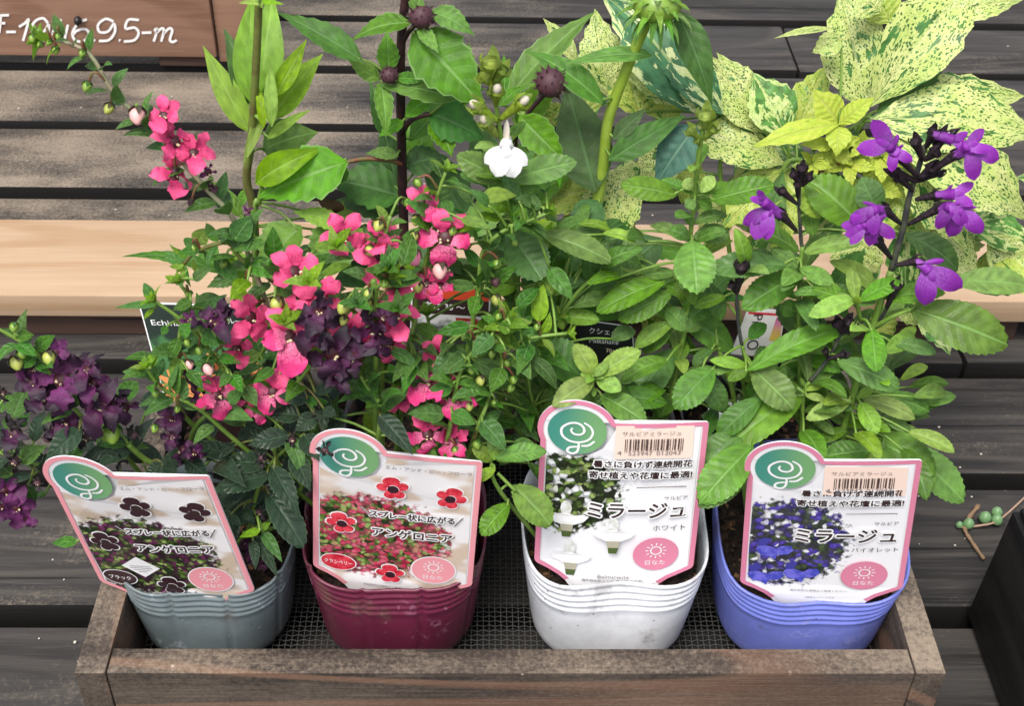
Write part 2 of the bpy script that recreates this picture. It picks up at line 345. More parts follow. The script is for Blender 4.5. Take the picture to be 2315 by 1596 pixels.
def pot(cx, cy, R, rb, H, kind, label, flutes=0, sq=2.5, dipf=0., back=.004, tilt=(0, 0), seed=0, group=None, dent=0.):
    root = empty('nursery_pot', (cx, cy, MZ+.0008)); tag(root, label, 'pot', group)
    n = 160; prof = [.70*k/12 for k in range(12)]+[.70+.30*k/36 for k in range(37)]
    def rim_dz(an): return -dipf*max(0, math.cos(an+math.pi/2))**3+back*math.sin(an)+tilt[0]*math.cos(an)+.0012*pnoise(V((math.cos(an)*2.2, math.sin(an)*2.2, seed)))
    def ring(t, inset):
        out = []
        for k in range(n):
            an = 2*math.pi*k/n; ca, sa = math.cos(an), math.sin(an)
            r = rb+(R-rb)*(t**.82)
            if t < .12: r -= .0035*(1-t/.12)**2
            ex = 2+(sq-2)*(.55+.45*t)
            sqf = (abs(ca)**ex+abs(sa)**ex)**(-1/ex); sqf = 1+(sqf-1)*.9
            rid = 0
            if t > .70: rid = .00034*math.sin((t-.70)/.30*2*math.pi*4.5)
            fl = 0
            if flutes:
                ph = (an*flutes/(2*math.pi)+.5) % 1; fl = -.0012*math.exp(-((ph-.5)/.045)**2); rid *= 1-.9*math.exp(-((ph-.5)/.05)**2)
            wob = .0016*t*pnoise(V((ca*1.6, sa*1.6, seed*3+t)))
            rr = (r+rid+fl-inset)*sqf+wob
            z = t*(H+rim_dz(an))
            if t == 1: z += .0006*pnoise(V((k*1.7, seed, 0)))
            dn = dent*t**1.5*math.exp(-(((an-4.712)/.55)**2)); out.append(V((cx+rr*ca, cy+rr*sa+dn, MZ+.0008+z)))
        return out
    vs, fs = [], []
    for t in prof: vs += ring(t, 0)
    for t in (1, .85, .7, .55): vs += ring(t, .0011)
    for i in range(len(prof)+3):
        for k in range(n): k2 = (k+1) % n; fs.append((i*n+k, i*n+k2, (i+1)*n+k2, (i+1)*n+k))
    fs.append(tuple(range(n))[::-1])
    o = link('pot_wall', mesh(vs, fs), M_pots[kind], root, True)
    # soil: a rough bed with loose grains
    sz = MZ+H-.016; vs, fs = [], []; nr = 16; n = 72; vs.append(V((cx, cy, sz+.003)))
    for i in range(1, nr+1):
        for k in range(n):
            an = 2*math.pi*k/n; t = i/nr; ca, sa = math.cos(an), math.sin(an); ex = sq
            sqf = (abs(ca)**ex+abs(sa)**ex)**(-1/ex); r = (R-.0045)*t*(1+(sqf-1)*.9*t)
            p = V((cx+r*ca, cy+r*sa+dent*.8*t*math.exp(-(((an-4.712)/.55)**2)), 0)); z = sz+.0035*(1-t*t)+.0018*pnoise(p*160+V((0, 0, seed)))+.0012*pnoise(p*420)
            z += (back*.7*sa+tilt[0]*.7*ca)*t-dipf*.6*max(0, math.cos(an+math.pi/2))**3*t
            vs.append(V((p.x, p.y, z)))
    for k in range(n): fs.append((0, 1+k, 1+(k+1) % n))
    for i in range(nr-1):
        for k in range(n): k2 = (k+1) % n; fs.append((1+i*n+k, 1+(i+1)*n+k, 1+(i+1)*n+k2, 1+i*n+k2))
    for q in range(170):
        an = rnd.uniform(-.6, 3.74); rr = (R-.006)*math.sqrt(rnd.random()); b = pebble(V((cx+rr*math.cos(an), cy+rr*math.sin(an), sz+.002)), rnd.uniform(.0008, .0023), q)
        b.verts.ensure_lookup_table(); o0 = len(vs); vs += [v.co.copy() for v in b.verts]; fs += [tuple(o0+v.index for v in f_.verts) for f_ in b.faces]; b.free()
    link('soil', mesh(vs, fs), M_soil, root)
    POT[kind+str(seed)] = (cx, cy, sz)
    return root
FY, BY = .5065, .5985
pot(-.169, FY, .0485, .0415, .070, 'grey', 'grey fluted soft plastic pot at one end of the crate, holding the black flowered plant', 10, 3.0, .004, .008, seed=1, dent=.009)
pot(-.0645, FY, .0505, .043, .0755, 'maroon', 'maroon fluted soft plastic pot with chalky stains beside the grey pot', 10, 3.0, .004, .006, seed=2, dent=.008)
pot(.0565, FY, .0515, .0435, .0765, 'white', 'smooth white soft plastic pot between the maroon and the blue pot', 0, 3.3, .003, .006, seed=3, dent=.013)
pot(.1670, FY+.001, .0530, .0455, .0735, 'blue', 'periwinkle blue soft plastic pot at the crate end by the black box', 0, 3.3, .005, .013, seed=4, dent=.009)
bl = ['behind the grey pot', 'behind the maroon pot', 'behind the white pot', 'behind the blue pot']
for k, x in enumerate((-.155, -.052, .052, .155)):
    pot(x, BY, .0495, .036, .068, 'black', 'black soft plastic pot in the back row '+bl[k], 0, 2.3, 0, .002, seed=11+k, group='black pots in the back row')

# ------------------------------------------------------------------ plant tags
def fill(name, loops, fn, mat, parent, ext=0.):
    cu = bpy.data.curves.new('c', 'CURVE'); cu.dimensions = '2D'; cu.fill_mode = 'BOTH'; cu.extrude = ext
    for lp in loops:
        s = cu.splines.new('POLY'); s.points.add(len(lp)-1); s.use_cyclic_u = True
        for p, q in zip(s.points, lp): p.co = (q[0], q[1], 0, 1)
    t = bpy.data.objects.new('c', cu); COL.objects.link(t)
    bpy.context.view_layer.update()
    me = bpy.data.meshes.new_from_object(t.evaluated_get(bpy.context.evaluated_depsgraph_get()))
    bpy.data.objects.remove(t); bpy.data.curves.remove(cu)
    uv = me.uv_layers.new(name='UVMap') if not me.uv_layers else me.uv_layers[0]
    for l in me.loops: uv.data[l.index].uv = me.vertices[l.vertex_index].co.xy
    for v in me.vertices: v.co = fn(v.co.x, v.co.y, v.co.z)
    me.materials.clear()
    return link(name, me, mat, parent)
def text(name, s, u, v, size, fn, mat, parent, wid=None, offs=0., align='CENTER', shear=0., rot=0., sy=1.):
    bold = offs*(.55 if offs < .05 else .8); offs = 0.
    cu = bpy.data.curves.new('f', 'FONT'); cu.body = s; cu.size = size; cu.align_x = align; cu.align_y = 'CENTER'; cu.offset = offs; cu.shear = shear; cu.resolution_u = 3
    t = bpy.data.objects.new('f', cu); COL.objects.link(t); bpy.context.view_layer.update()
    me = bpy.data.meshes.new_from_object(t.evaluated_get(bpy.context.evaluated_depsgraph_get()))
    bpy.data.objects.remove(t); bpy.data.curves.remove(cu)
    if not len(me.vertices): return None
    xs = [q.co.x for q in me.vertices]; ys = [q.co.y for q in me.vertices]; cx, cy = (min(xs)+max(xs))/2, (min(ys)+max(ys))/2
    k = (wid/(max(xs)-min(xs))) if wid else 1
    c, sn = math.cos(rot), math.sin(rot)
    for q in me.vertices:
        x, y = (q.co.x-cx)*k, (q.co.y-cy)*sy*(k if wid else 1)
        q.co = fn(u+x*c-y*sn, v+x*sn+y*c)
    if bold:                       # a heavier weight: the outline repeated round itself
        co = [q.co.copy() for q in me.vertices]; fc = [tuple(p.vertices) for p in me.polygons]; vs, fs = [], []
        o_, ux, vx = fn(0, 0), fn(1, 0)-fn(0, 0), fn(0, 1)-fn(0, 0); nz = ux.cross(vx).normalized()
        if nz.y > 0: nz = -nz
        m = 12 if bold > .03 else 6
        for k in range(m):
            d = ux*(bold*math.cos(k*6.283/m))+vx*(bold*math.sin(k*6.283/m))+nz*(k*.000004); o0 = len(vs)
            vs += [c_+d for c_ in co]; fs += [tuple(o0+i for i in f_) for f_ in fc]
        me = mesh(vs, fs)
    me.materials.clear()
    return link(name, me, mat, parent)
def circ(cx, cy, r, n=40, ry=None): return [(cx+r*math.cos(6.28318*k/n), cy+(ry or r)*math.sin(6.28318*k/n)) for k in range(n)]
def inset(lp, d):
    out = []; n = len(lp)
    for i in range(n):
        a, b, c = V(lp[i-1]), V(lp[i]), V(lp[(i+1) % n])
        t = ((b-a).normalized()+(c-b).normalized()).normalized(); q = V((-t.y, t.x)); out.append(tuple(b+q*d))
    return out
def rcorner(a, b, c, r, n=4):      # rounded corner points at b
    a, b, c = V(a), V(b), V(c); p = b+(a-b).normalized()*r; q = b+(c-b).normalized()*r
    return [tuple((1-t)**2*p+2*t*(1-t)*b+t*t*q) for t in [k/n for k in range(n+1)]]
def tag_outline():
    Fx, Fy, r = -2.22, 6.5, 1.96
    A, B, C, tl = (4.22, 7.15), (4.27, -3.1), (-4.27, -2.9), (-4.03, 5.72)
    L = []                                                         # counter-clockwise from the lower left
    L += rcorner(tl, C, (-2.3, -4.3), .25)
    L += [(-3.5, -3.35), (-3.0, -3.7), (-2.6, -4.1), (-2.3, -4.6), (-2.2, -5.3), (-2.1, -6.4), (2.1, -6.4), (2.15, -5.3), (2.2, -4.7), (2.5, -4.2), (2.95, -3.8), (3.5, -3.5)]
    L += rcorner((3.0, -3.75), B, A, .25); L += rcorner(B, A, (-.3, 7.15), .25)
    a0 = math.atan2(7.15-Fy, -.37-Fx); a1 = math.pi*2-2.73
    a1 = math.pi+math.acos(1.81/r)
    for k in range(25): an = a0+(a1-a0)*k/24; L.append((Fx+r*math.cos(an), Fy+r*math.sin(an)))
    return L
OUT = tag_outline()
def gradmat(name, c0, c1, ax=0, lo=0., hi=1., rough=.35):
    g = G(name, rough, .5); u = g.sep(g.coord('UV')); g.col(g.mix(g.step(u[ax], lo, hi), c0, c1)); return g.m
M_card = G('white_glossy_card', .3, .5, (.80, .80, .82)).m
M_pinkP = G('pink_print', .35, .5, (.80, .32, .36)).m; M_pinkM = G('rose_print', .35, .5, (.66, .22, .33)).m
M_green = gradmat('logo_green', (.055, .25, .20), (.17, .36, .15), 0, -3.4, -1.0)
M_white = G('white_print', .35, .5, (.82, .82, .82)).m; M_ink = G('dark_print', .4, .4, (.035, .018, .018)).m; M_inkg = G('grey_print', .4, .4, (.20, .17, .18)).m
def printmat(name, a, b, sc=2.2):
    g = G(name, .35, .5); uv = g.coord('UV'); n = g.noise(uv, sc, 3., .6); f = g.noise(uv, sc*6, 2., .6)
    g.col(g.mix(g.step(g.ma('ADD', n, g.ma('MULTIPLY', g.ma('SUBTRACT', f, .5), .4)), .35, .65), a, b)); return g.m
M_red = printmat('red_print', (.50, .015, .035), (.78, .07, .10)); M_plum = G('plum_print', .35, .5, (.035, .012, .018)).m
M_peach = G('sticker_paper', .6, .3, (.82, .64, .54)).m
def picmat(name, bgc, cols, scale=4.5, centre=(-1.6, 0.), rx=4., ry=3.4, beige=None):
    """printed photograph: a mosaic of leaf and petal colours fading out into the plain card"""
    g = G(name, .32, .5); uv = g.coord('UV'); x, y, z = g.sep(uv)
    wv = g.vadd(uv, g.vmul(g.noise(uv, 1.8, 3, out=1), (.5, .5, 0)))
    cell = g.vor(wv, scale, out=1); r, gg, b = g.sep(cell)
    c = cols[0]
    for k, cc in enumerate(cols[1:]):
        c = g.mix(g.step(r, (k+1)/len(cols)-.01, (k+1)/len(cols)+.01), c, cc)
    clump = g.noise(uv, 1.1, 2.); c = g.mix(g.ma('MULTIPLY', g.step(clump, .5, .58), .6), c, cols[-1])
    c = g.mix(g.ma('MULTIPLY', g.step(g.vor(wv, scale, feature='F1'), .35, .7), .6), c, tuple(k*.25 for k in cols[0]))
    bgcol = bgc
    if beige: bgcol = g.mix(g.step(g.noise(g.vmul(uv, (.5, .9, 1)), .8, 1.), .48, .62), bgc, beige)
    dx = g.ma('DIVIDE', g.ma('SUBTRACT', x, centre[0]), rx); dy = g.ma('DIVIDE', g.ma('SUBTRACT', y, centre[1]), ry)
    d = g.ma('SQRT', g.ma('ADD', g.ma('MULTIPLY', dx, dx), g.ma('MULTIPLY', dy, dy)))
    d = g.ma('ADD', d, g.ma('MULTIPLY', g.ma('SUBTRACT', g.noise(uv, 2.6, 3), .5), .7))
    g.col(g.mix(g.step(d, 1.0, .86), bgcol, c)); return g.m
GR, DG, LG = (.10, .19, .035), (.02, .045, .012), (.30, .40, .12)
PIC = [picmat('picture_black_flowers', (.78, .76, .76), [DG, GR, (.06, .015, .04), LG, (.16, .03, .10), (.05, .02, .035)], 4., (-1.4, -.2), 4.6, 3.7, (.55, .44, .34)),
       picmat('picture_cranberry_flowers', (.79, .77, .77), [DG, (.50, .03, .08), GR, (.55, .06, .12), LG, (.62, .13, .19)], 4., (-1.4, .3), 4.6, 3.5, (.60, .48, .38)),
       picmat('picture_white_flowers', (.80, .80, .82), [(.015, .02, .01), GR, (.03, .06, .015), LG, (.75, .77, .78), (.02, .03, .012)], 3.2, (-2.6, 2.2), 3.0, 3.0),
       picmat('picture_violet_flowers', (.80, .80, .82), [(.04, .055, .04), (.07, .045, .32), (.08, .12, .05), (.10, .07, .42), (.74, .74, .78), (.05, .05, .07)], 3.4, (-2.2, .6), 3.7, 3.7)]
POSE = [((-.1824, .464, .1199), (.991, -.116, .068), (-.085, -.147, .987)), ((-.0625, .466, .1286), (.994, -.089, -.067), (.058, -.095, .995)),
        ((.0536, .4746, .1326), (.998, -.051, .021), (-.019, .041, 1.0)), ((.1616, .4631, .126), (.985, -.128, .113), (-.122, -.065, .992))]
SWIRL = [[(-2.45, 6.72), (-2.52, 6.55), (-2.38, 6.35), (-2.08, 6.32), (-1.88, 6.52), (-1.95, 6.85), (-2.25, 7.05), (-2.65, 6.98), (-2.98, 6.65), (-2.95, 6.2), (-2.6, 5.88), (-2.1, 5.82), (-1.65, 6.02), (-1.45, 6.45), (-1.58, 6.85), (-1.9, 7.1)],
         [(-2.15, 5.82), (-2.12, 5.55), (-2.2, 5.2), (-2.45, 5.05), (-2.68, 5.2), (-2.6, 5.42), (-2.35, 5.5), (-2.1, 5.52)], [(-2.0, 5.6), (-1.65, 5.65), (-1.35, 5.95)]]
BARS = '10100110010110110011010111001100101011001101001110100101100110101'
def blossom(u, v, s, rot, fn, mats, parent, five=True):
    for k, (a, l, wd) in enumerate([(90, .66, .78), (20, .60, .50), (160, .60, .50), (240, .54, .52), (300, .54, .52)]):
        a = math.radians(a+rot); pts = []
        for j in range(14):
            t = j/14*6.283; rr = l*s*.5; x, y = rr*(1+.95*math.cos(t)), wd*s*.5*math.sin(t)*(.75+.25*math.cos(t))
            pts.append((u+x*math.cos(a)-y*math.sin(a), v+x*math.sin(a)+y*math.cos(a)))
        fill('printed_petal', [pts], lambda x, y, z=0: fn(x, y, .00035+k*.00002), mats[0], parent)
    fill('printed_throat', [circ(u, v, s*.2, 12)], lambda x, y, z=0: fn(x, y, .00048), mats[1], parent)
def big_tag(k, label):
    o, u, v = [V(q) for q in POSE[k]]; u.normalize(); v = (v-u*v.dot(u)).normalized(); n = u.cross(v)
    if n.y > 0: n = -n
    bend = [.004, .003, .006, .003][k]
    def fn(a, b, h=0.):           # card centimetres to world, slightly curved
        return o+u*(a*.01)+v*(b*.01)+n*(h+bend*((a/4.2)**2-.5)*.55*-1)
    root = empty('plant_tag', o+v*-.064); tag(root, label, 'plant tag')
    front = lambda h: (lambda a, b, z=0: fn(a, b, h))
    dense = []                                                     # outline with edge points so the card can bend
    for i in range(len(OUT)):
        a, b = V(OUT[i]), V(OUT[(i+1) % len(OUT)]); m = max(1, int((b-a).length/.7))
        dense += [tuple(a+(b-a)*j/m) for j in range(m)]
    fill('card', [dense], lambda a, b, z=0: fn(a, b, -.0003+(z*.0003)), M_card, root, 1.)
    prof = [q for q in dense]
    inn = inset(inset(dense, .14), .14)
    vs, fs = [], []
    for q, p in zip(dense, inn): vs += [fn(*q, .00012), fn(*p, .00012)]
    m = len(dense)
    for i in range(m):
        if dense[i][1] < -4.4: continue
        j = (i+1) % m
        if dense[j][1] < -4.4: continue
        fs.append((2*i, 2*j, 2*j+1, 2*i+1))
    link('pink_border', mesh(vs, fs), M_pinkP if k < 2 else M_pinkM, root)
    pic = [(-3.85, -2.75), (-3.2, -3.25), (-2.6, -3.7), (-2.1, -4.4), (-2.0, -5.2), (2.0, -5.2), (2.05, -4.3), (2.6, -3.85), (3.3, -3.4), (3.92, -3.1), (3.9, 0), (3.85, 3.5), (3.85, 6.85), (1.5, 6.85), (-.3, 6.85), (-.55, 6.2), (-.9, 5.5), (-1.6, 5.0), (-2.3, 4.85), (-3.0, 5.0), (-3.7, 5.4), (-3.75, 3), (-3.85, 0)]
    fill('picture', [pic], front(.00012), PIC[k], root)
    fill('logo_disc', [circ(-2.22, 6.5, 1.46)], front(.00018), M_green, root)
    for s in SWIRL: stroke('logo_swirl', s, .125, lambda a, b: fn(a, b, .0003), M_white, root, 6, .25)
    bx, by = (2.17, -1.9)
    fill('badge', [circ(bx, by, 1.21)], front(.00024), M_white if k < 2 else M_pinkM, root)
    fill('badge', [circ(bx, by, 1.14)], front(.0003), M_pinkP if k < 2 else M_pinkM, root)
    stroke('sun_icon', [(bx+.28*math.cos(t*.5236), by+.27+.28*math.sin(t*.5236)) for t in range(13)], .07, lambda a, b: fn(a, b, .00036), M_white, root, 3)
    for t in range(12):
        a = t*.5236; stroke('sun_ray', [(bx+.40*math.cos(a), by+.27+.40*math.sin(a)), (bx+.56*math.cos(a), by+.27+.56*math.sin(a))], .06, lambda a, b: fn(a, b, .00036), M_white, root, 2)
    text('printed_text', '日なた', bx, by-.62, .42, front(.00036), M_white, root, 1.05, .004)
    T = lambda s, u_, v_, w_, mat=M_ink, h=.0004, **kw: text('printed_text', s, u_, v_, .5, front(h), mat, root, w_, **kw)
    if k < 2:
        T('エム・アンド・ビー・フローラ', 1.65, 6.17, 4.2, M_inkg)
        pm = (M_plum, M_ink) if k == 0 else (M_red, M_plum)
        for (a, b), s, r_ in zip([(-.05, 4.5), (2.8, 4.15), (-2.65, 1.2), (-.1, -2.65)], (1.45, 1.4, 1.4, 1.35), (10, -18, 15, 5)):
            blossom(a, b, s*1.1, r_, lambda x, y, h=0: fn(x, y, h-.0001), (M_white, M_white), root); blossom(a, b, s, r_, fn, pm, root)
        for h, m_, of in ((.00052, M_white, .12), (.00065, M_ink, .03)):
            T('スプレー状に広がる', .95, 2.45, 4.3, m_, h, offs=of, sy=1.15); T('アンゲロニア', .98, .98, 4.1, m_, h, offs=of, sy=1.1)
            for a, b in (((-1.65, 2.85), (-1.15, 2.2)), ((3.5, 2.75), (3.1, 2.05))):
                stroke('printed_slash', [a, b], .10 if h < .00055 else .05, lambda x, y: fn(x, y, h), m_, root, 2)
        fill('name_oval', [circ(-2.88, -2.12, .98, 30, .72)], front(.0004), M_white, root); fill('name_oval', [circ(-2.88, -2.12, .92, 30, .66)], front(.00046), M_plum if k == 0 else M_red, root)
        T('ブラック' if k == 0 else 'クランベリー', -2.88, -2.12, 1.25 if k == 0 else 1.5, M_white, .00054, offs=.006, sy=1.2 if k == 0 else 1.4)
        if k == 0:
            fill('award_diamond', [[(-2.42, -.9), (-1.38, -1.88), (-.33, -.95), (-1.38, .05)]], front(.0004), M_white, root)
            T('アワード', -1.38, -.95, 1.0, M_inkg, .00046) if False else None
            for j, (hw) in enumerate((.55, .62, .45, .25)): stroke('printed_line', [(-1.38-hw, -.85-.17*j), (-1.38+hw, -.85-.17*j)], .045, lambda x, y: fn(x, y, .00046), M_inkg, root, 1)
        T('営利目的の増殖はご遠慮ください。', -.1, -3.78, 2.9, M_inkg, sy=1.)
    else:
        q = [(-.33, 7.03), (-.33, 4.85), (3.56, 4.85), (3.52, 6.98)] if k == 2 else [(-.34, 6.82), (-.34, 4.7), (3.66, 4.55), (3.61, 6.66)]
        dv = 0 if k == 2 else -.25
        fill('price_sticker', [q], front(.0006), M_peach, root)
        T('サルビアミラージュ', 1.45, 6.55+dv, 2.9, M_inkg, .0007)
        for j, ch in enumerate(BARS):
            if ch == '1':
                a = .16+j*.0445; fill('barcode_bar', [[(a, 5.25+dv if j in (0, 2, 31, 33, 62, 64) else 5.45+dv), (a+.036, 5.45+dv), (a+.036, 6.2+dv), (a, 6.2+dv)]], front(.0007), M_ink, root)
        T('4', -.1, 5.28+dv, None, M_inkg, .0007, sy=.8); T('523947', .95, 5.28+dv, 1.2, M_inkg, .0007); T('012043', 2.35, 5.28+dv, 1.2, M_inkg, .0007)
        dv = 0 if k == 2 else .27
        for h, m_, of in ((.00040, M_white, .10), (.00052, M_ink, .028)):
            T('暑さに負けず連続開花', 1.13, 4.5+dv, 4.95, m_, h, offs=of); T('寄せ植えや花壇に最適!', 1.05, 3.76+dv, 5.2, m_, h, offs=of)
            T('ミラージュ', 1.0, 1.3+dv*.5, 5.05, m_, h, offs=of*1.5, sy=1.15)
        T('サルビア', 2.95, 2.15+dv, 1.2); T('ホワイト' if k == 2 else 'バイオレット', 2.75 if k == 2 else 2.55, .03+dv, 1.7 if k == 2 else 2.35)
        stroke('printed_line', [(.9, 2.92+dv), (3.42, 2.92+dv)], .045, lambda x, y: fn(x, y, .0004), M_ink, root, 1)
        if k == 2:
            T('Balmirwite', 0, -3.62, 1.7, M_inkg); T('海外持出禁止(公示(農水省HP)参照)', -.05, -3.98, 3.3, M_ink)
            M_pale = printmat('print_pale_petal', (.55, .56, .50), (.76, .78, .78), 3.); M_cal = G('print_green_calyx', .35, .5, (.07, .11, .03)).m; M_tan = G('print_beige', .35, .5, (.40, .38, .28)).m
            for (a, b) in ((-2.6, .55), (-.12, -.5), (-2.33, -2.3)):
                fill('printed_calyx', [[(a-.22, b-1.35), (a+.2, b-1.35), (a+.3, b-.9), (a-.28, b-.9)]], front(.0004), M_cal, root)
                fill('printed_tube', [[(a-.27, b-.92), (a+.29, b-.92), (a+.36, b-.3), (a-.38, b-.3)]], front(.00043), M_tan, root)
                fill('printed_hood', [[(a-.05+.3*math.cos(t/10*6.283), b+.72+.55*math.sin(t/10*6.283)) for t in range(10)]], front(.00043), M_pale, root)
                fill('printed_petal', [[(a-1.15, b+.15), (a-.9, b-.15), (a-.4, b-.42), (a+.4, b-.42), (a+.9, b-.15), (a+1.15, b+.2), (a+.85, b+.35), (a+.4, b+.25), (a, b+.42), (a-.5, b+.3), (a-.9, b+.38)]], front(.00048), M_white, root)
        else:
            T('営利目的の増殖はご遠慮ください。', -.1, -3.25, 3.0, M_inkg); T('※画像はイメージです。', 0, -3.85, 1.6, M_inkg)
            M_vi = printmat('print_violet_petal', (.05, .06, .42), (.17, .16, .66), 1.6); M_vd = G('print_violet_dark', .35, .5, (.05, .05, .30)).m
            for (a, b) in ((-2.66, .1), (-3.05, -2.1), (-1.2, -1.75)):
                fill('printed_hood', [[(a-.75, b+.35), (a-.35, b+.2), (a-.2, b+.6), (a-.1, b+.95), (a-.4, b+1.0), (a-.7, b+.8)]], front(.0004), M_vd, root)
                fill('printed_petal', [[(a-.85, b+.05), (a-.6, b-.45), (a-.1, b-.55), (a+.15, b-.8), (a+.3, b-.35), (a+.8, b-.3), (a+1.1, b+.05), (a+.95, b+.42), (a+.5, b+.4), (a+.2, b+.15), (a-.2, b+.35), (a-.7, b+.3)]], front(.00046), M_vi, root)
    return root
big_tag(0, 'glossy plant tag with black printed flowers and plum name oval, in the grey pot')
big_tag(1, 'glossy plant tag with red printed flowers and red name oval, in the maroon pot')
big_tag(2, 'glossy plant tag with barcode sticker and white printed flowers, in the white pot')
big_tag(3, 'glossy plant tag with barcode sticker and violet printed flowers, in the blue pot')

# smaller tags in the back row, half hidden by leaves
def quad_tag(name, px, Y, mat, label, wi=0, dY=0.):
    """card through four picture corners (tl,tr,br,bl) standing at depth Y, leaning by dY at the top"""
    P = [at(px[0][0], px[0][1], Y+dY, wi), at(px[1][0], px[1][1], Y+dY, wi), at(px[2][0], px[2][1], Y, wi), at(px[3][0], px[3][1], Y, wi)]
    n = (P[1]-P[0]).cross(P[3]-P[0]).normalized()
    if n.y > 0: n = -n
    def fn(a, b, h=0.): return (P[3]*(1-a)+P[2]*a)*(1-b)+(P[0]*(1-a)+P[1]*a)*b+n*h
    root = empty(name, (P[2]+P[3])/2); tag(root, label, 'plant tag')
    lp = rcorner((0, 0), (0, 1), (1, 1), .05)[::-1]+rcorner((0, 1), (1, 1), (1, 0), .05)[::-1]
    lp = [(0, 0)]+rcorner((0, 0), (0, 1), (1, 1), .045)+rcorner((0, 1), (1, 1), (1, 0), .045)+[(1, 0)]
    fill('card', [lp], lambda a, b, z=0: fn(a, b, -.0003+z*.0003), M_card, root, 1.)
    fill('picture', [[(.012, 0), (.988, 0), (.988, .93), (.94, .985), (.06, .985), (.012, .93)]], lambda a, b, z=0: fn(a, b, .0002), mat, root)
    a_, b_ = fn(.36, .0), fn(.64, .0); za = V((a_.x, a_.y+.004, .078)); zb_ = V((b_.x, b_.y+.004, .078)); th = n*.0006
    link('stake', mesh([a_, b_, zb_, za, a_-th, b_-th, zb_-th, za-th], [(0, 1, 2, 3), (7, 6, 5, 4), (0, 4, 5, 1), (1, 5, 6, 2), (2, 6, 7, 3), (3, 7, 4, 0)]), M_ink, root)
    return root, fn
def cardmat(name, top, bot, cut=.6):
    g = G(name, .3, .5); uv = g.coord('UV'); x, y, z = g.sep(uv)
    c = g.mix(g.step(g.ma('ADD', y, g.ma('MULTIPLY', g.ma('SUBTRACT', g.noise(uv, 5, 2), .5), .5)), cut-.06, cut+.06), bot, top)
    c = g.mix(g.ma('MULTIPLY', g.step(g.noise(uv, 11, 2), .55, .62), g.step(y, cut, cut-.2)), c, tuple(k*.35 for k in bot)); g.col(c); return g.m
def ptext(root, fn, s, u, v, wid, asp, mat, **kw):
    """asp: height scale so letters keep their shape on the card"""
    return text('printed_text', s, u, v, .1, lambda a, b, z=0: fn(a, b, .0006), mat, root, wid, sy=asp, **kw)
r, f = quad_tag('plant_tag', [(312, 682), (560, 692), (650, 905), (372, 905)], .556, cardmat('green_card', (.018, .03, .024), (.06, .17, .06), .62), 'dark green plant tag with orange printed coneflowers behind the left angelonia leaves'.replace('left ', ''), dY=.02)
ptext(r, f, 'Echinac', .22, .80, .30, .75, M_white); ptext(r, f, 'ルーペ', .86, .84, .20, .95, M_white, offs=.002); ptext(r, f, 'ntala', .87, .70, .18, .85, M_white); ptext(r, f, '0〜', .90, .58, .12, .9, M_white)
M_or = G('orange_print', .35, .5, (.72, .27, .10)).m; M_orb = G('rust_print', .35, .5, (.24, .06, .02)).m
for (a, b, s) in ((.16, .13, .2), (.52, .36, .14), (.80, .20, .30)):
    for k in range(11):
        an = k*.571+.2; fill('printed_petal', [[(a+s*(.28+.62*t)*math.cos(an)-wv*s*math.sin(an), b+s*1.1*((.28+.62*t)*math.sin(an))+wv*s*1.1*math.cos(an)) for t, wv in ((0, -.07), (.5, -.15), (1, -.08), (1.05, 0), (1, .08), (.5, .15), (0, .07))]], lambda x, y, z=0: f(min(.985, x), max(.0, min(.98, y)), .0004+.00002*k), M_or, r)
    fill('printed_cone', [circ(a, b, s*.32, 14)], lambda x, y, z=0: f(x, max(0, y), .0007), M_orb, r)
r, f = quad_tag('plant_tag', [(930, 640), (1110, 652), (1104, 800), (926, 790)], .560, cardmat('pale_card', (.66, .66, .66), (.05, .06, .05), .42), 'red white and black plant tag with height note behind the pink angelonia', dY=.012)
fill('red_band', [[(.02, .80), (.98, .80), (.98, .97), (.02, .97)]], lambda a, b, z=0: f(a, b, .0003), G('orange_red_print', .35, .5, (.55, .06, .02)).m, r)
fill('black_band', [[(.02, .57), (.98, .57), (.98, .80), (.02, .80)]], lambda a, b, z=0: f(a, b, .0004), M_ink, r)
fill('red_note', [[(.57, .36), (.85, .36), (.85, .53), (.57, .53)]], lambda a, b, z=0: f(a, b, .0004), G('crimson_print', .35, .5, (.34, .02, .02)).m, r)
ptext(r, f, '高さ 30 〜', .42, .69, .52, 1.1, M_white, offs=.002); ptext(r, f, '宿根', .70, .445, .20, 1.1, M_white)
r, f = quad_tag('plant_tag', [(1255, 714), (1430, 738), (1438, 868), (1262, 860)], .546, cardmat('black_card', (.010, .011, .011), (.03, .06, .02), .2), 'black plant tag with white and rainbow lettering behind the white salvia rosette', dY=.01)
ptext(r, f, 'クシェイク', .66, .86, .46, 1.15, M_white, offs=.003, rot=.05)
ptext(r, f, '‘Milkshake’', .62, .70, .42, 1.2, M_white, shear=.25, rot=.05); ptext(r, f, '70〜90cm', .80, .55, .33, 1.2, G('gold_print', .35, .5, (.70, .60, .42)).m, offs=.001)
r, f = quad_tag('plant_tag', [(1692, 694), (1775, 702), (1760, 810), (1652, 800)], .575, G('white_card_print', .35, .5, (.78, .76, .74)).m, 'white plant tag with red line and rainbow patch and sideways lettering', dY=.012)
fill('red_line', [[(.05, .86), (.97, .88), (.97, .93), (.05, .91)]], lambda a, b, z=0: f(a, b, .0003), M_red, r)
fill('rainbow_patch', [[(.72, .35), (.97, .35), (.97, .86), (.80, .84), (.76, .6)]], lambda a, b, z=0: f(a, b, .0003), gradmat('rainbow_print', (.75, .55, .10), (.60, .12, .40), 1, .4, .85), r)
ptext(r, f, 'PrICO', .36, .5, .75, 1.2, M_ink, rot=-1.45)
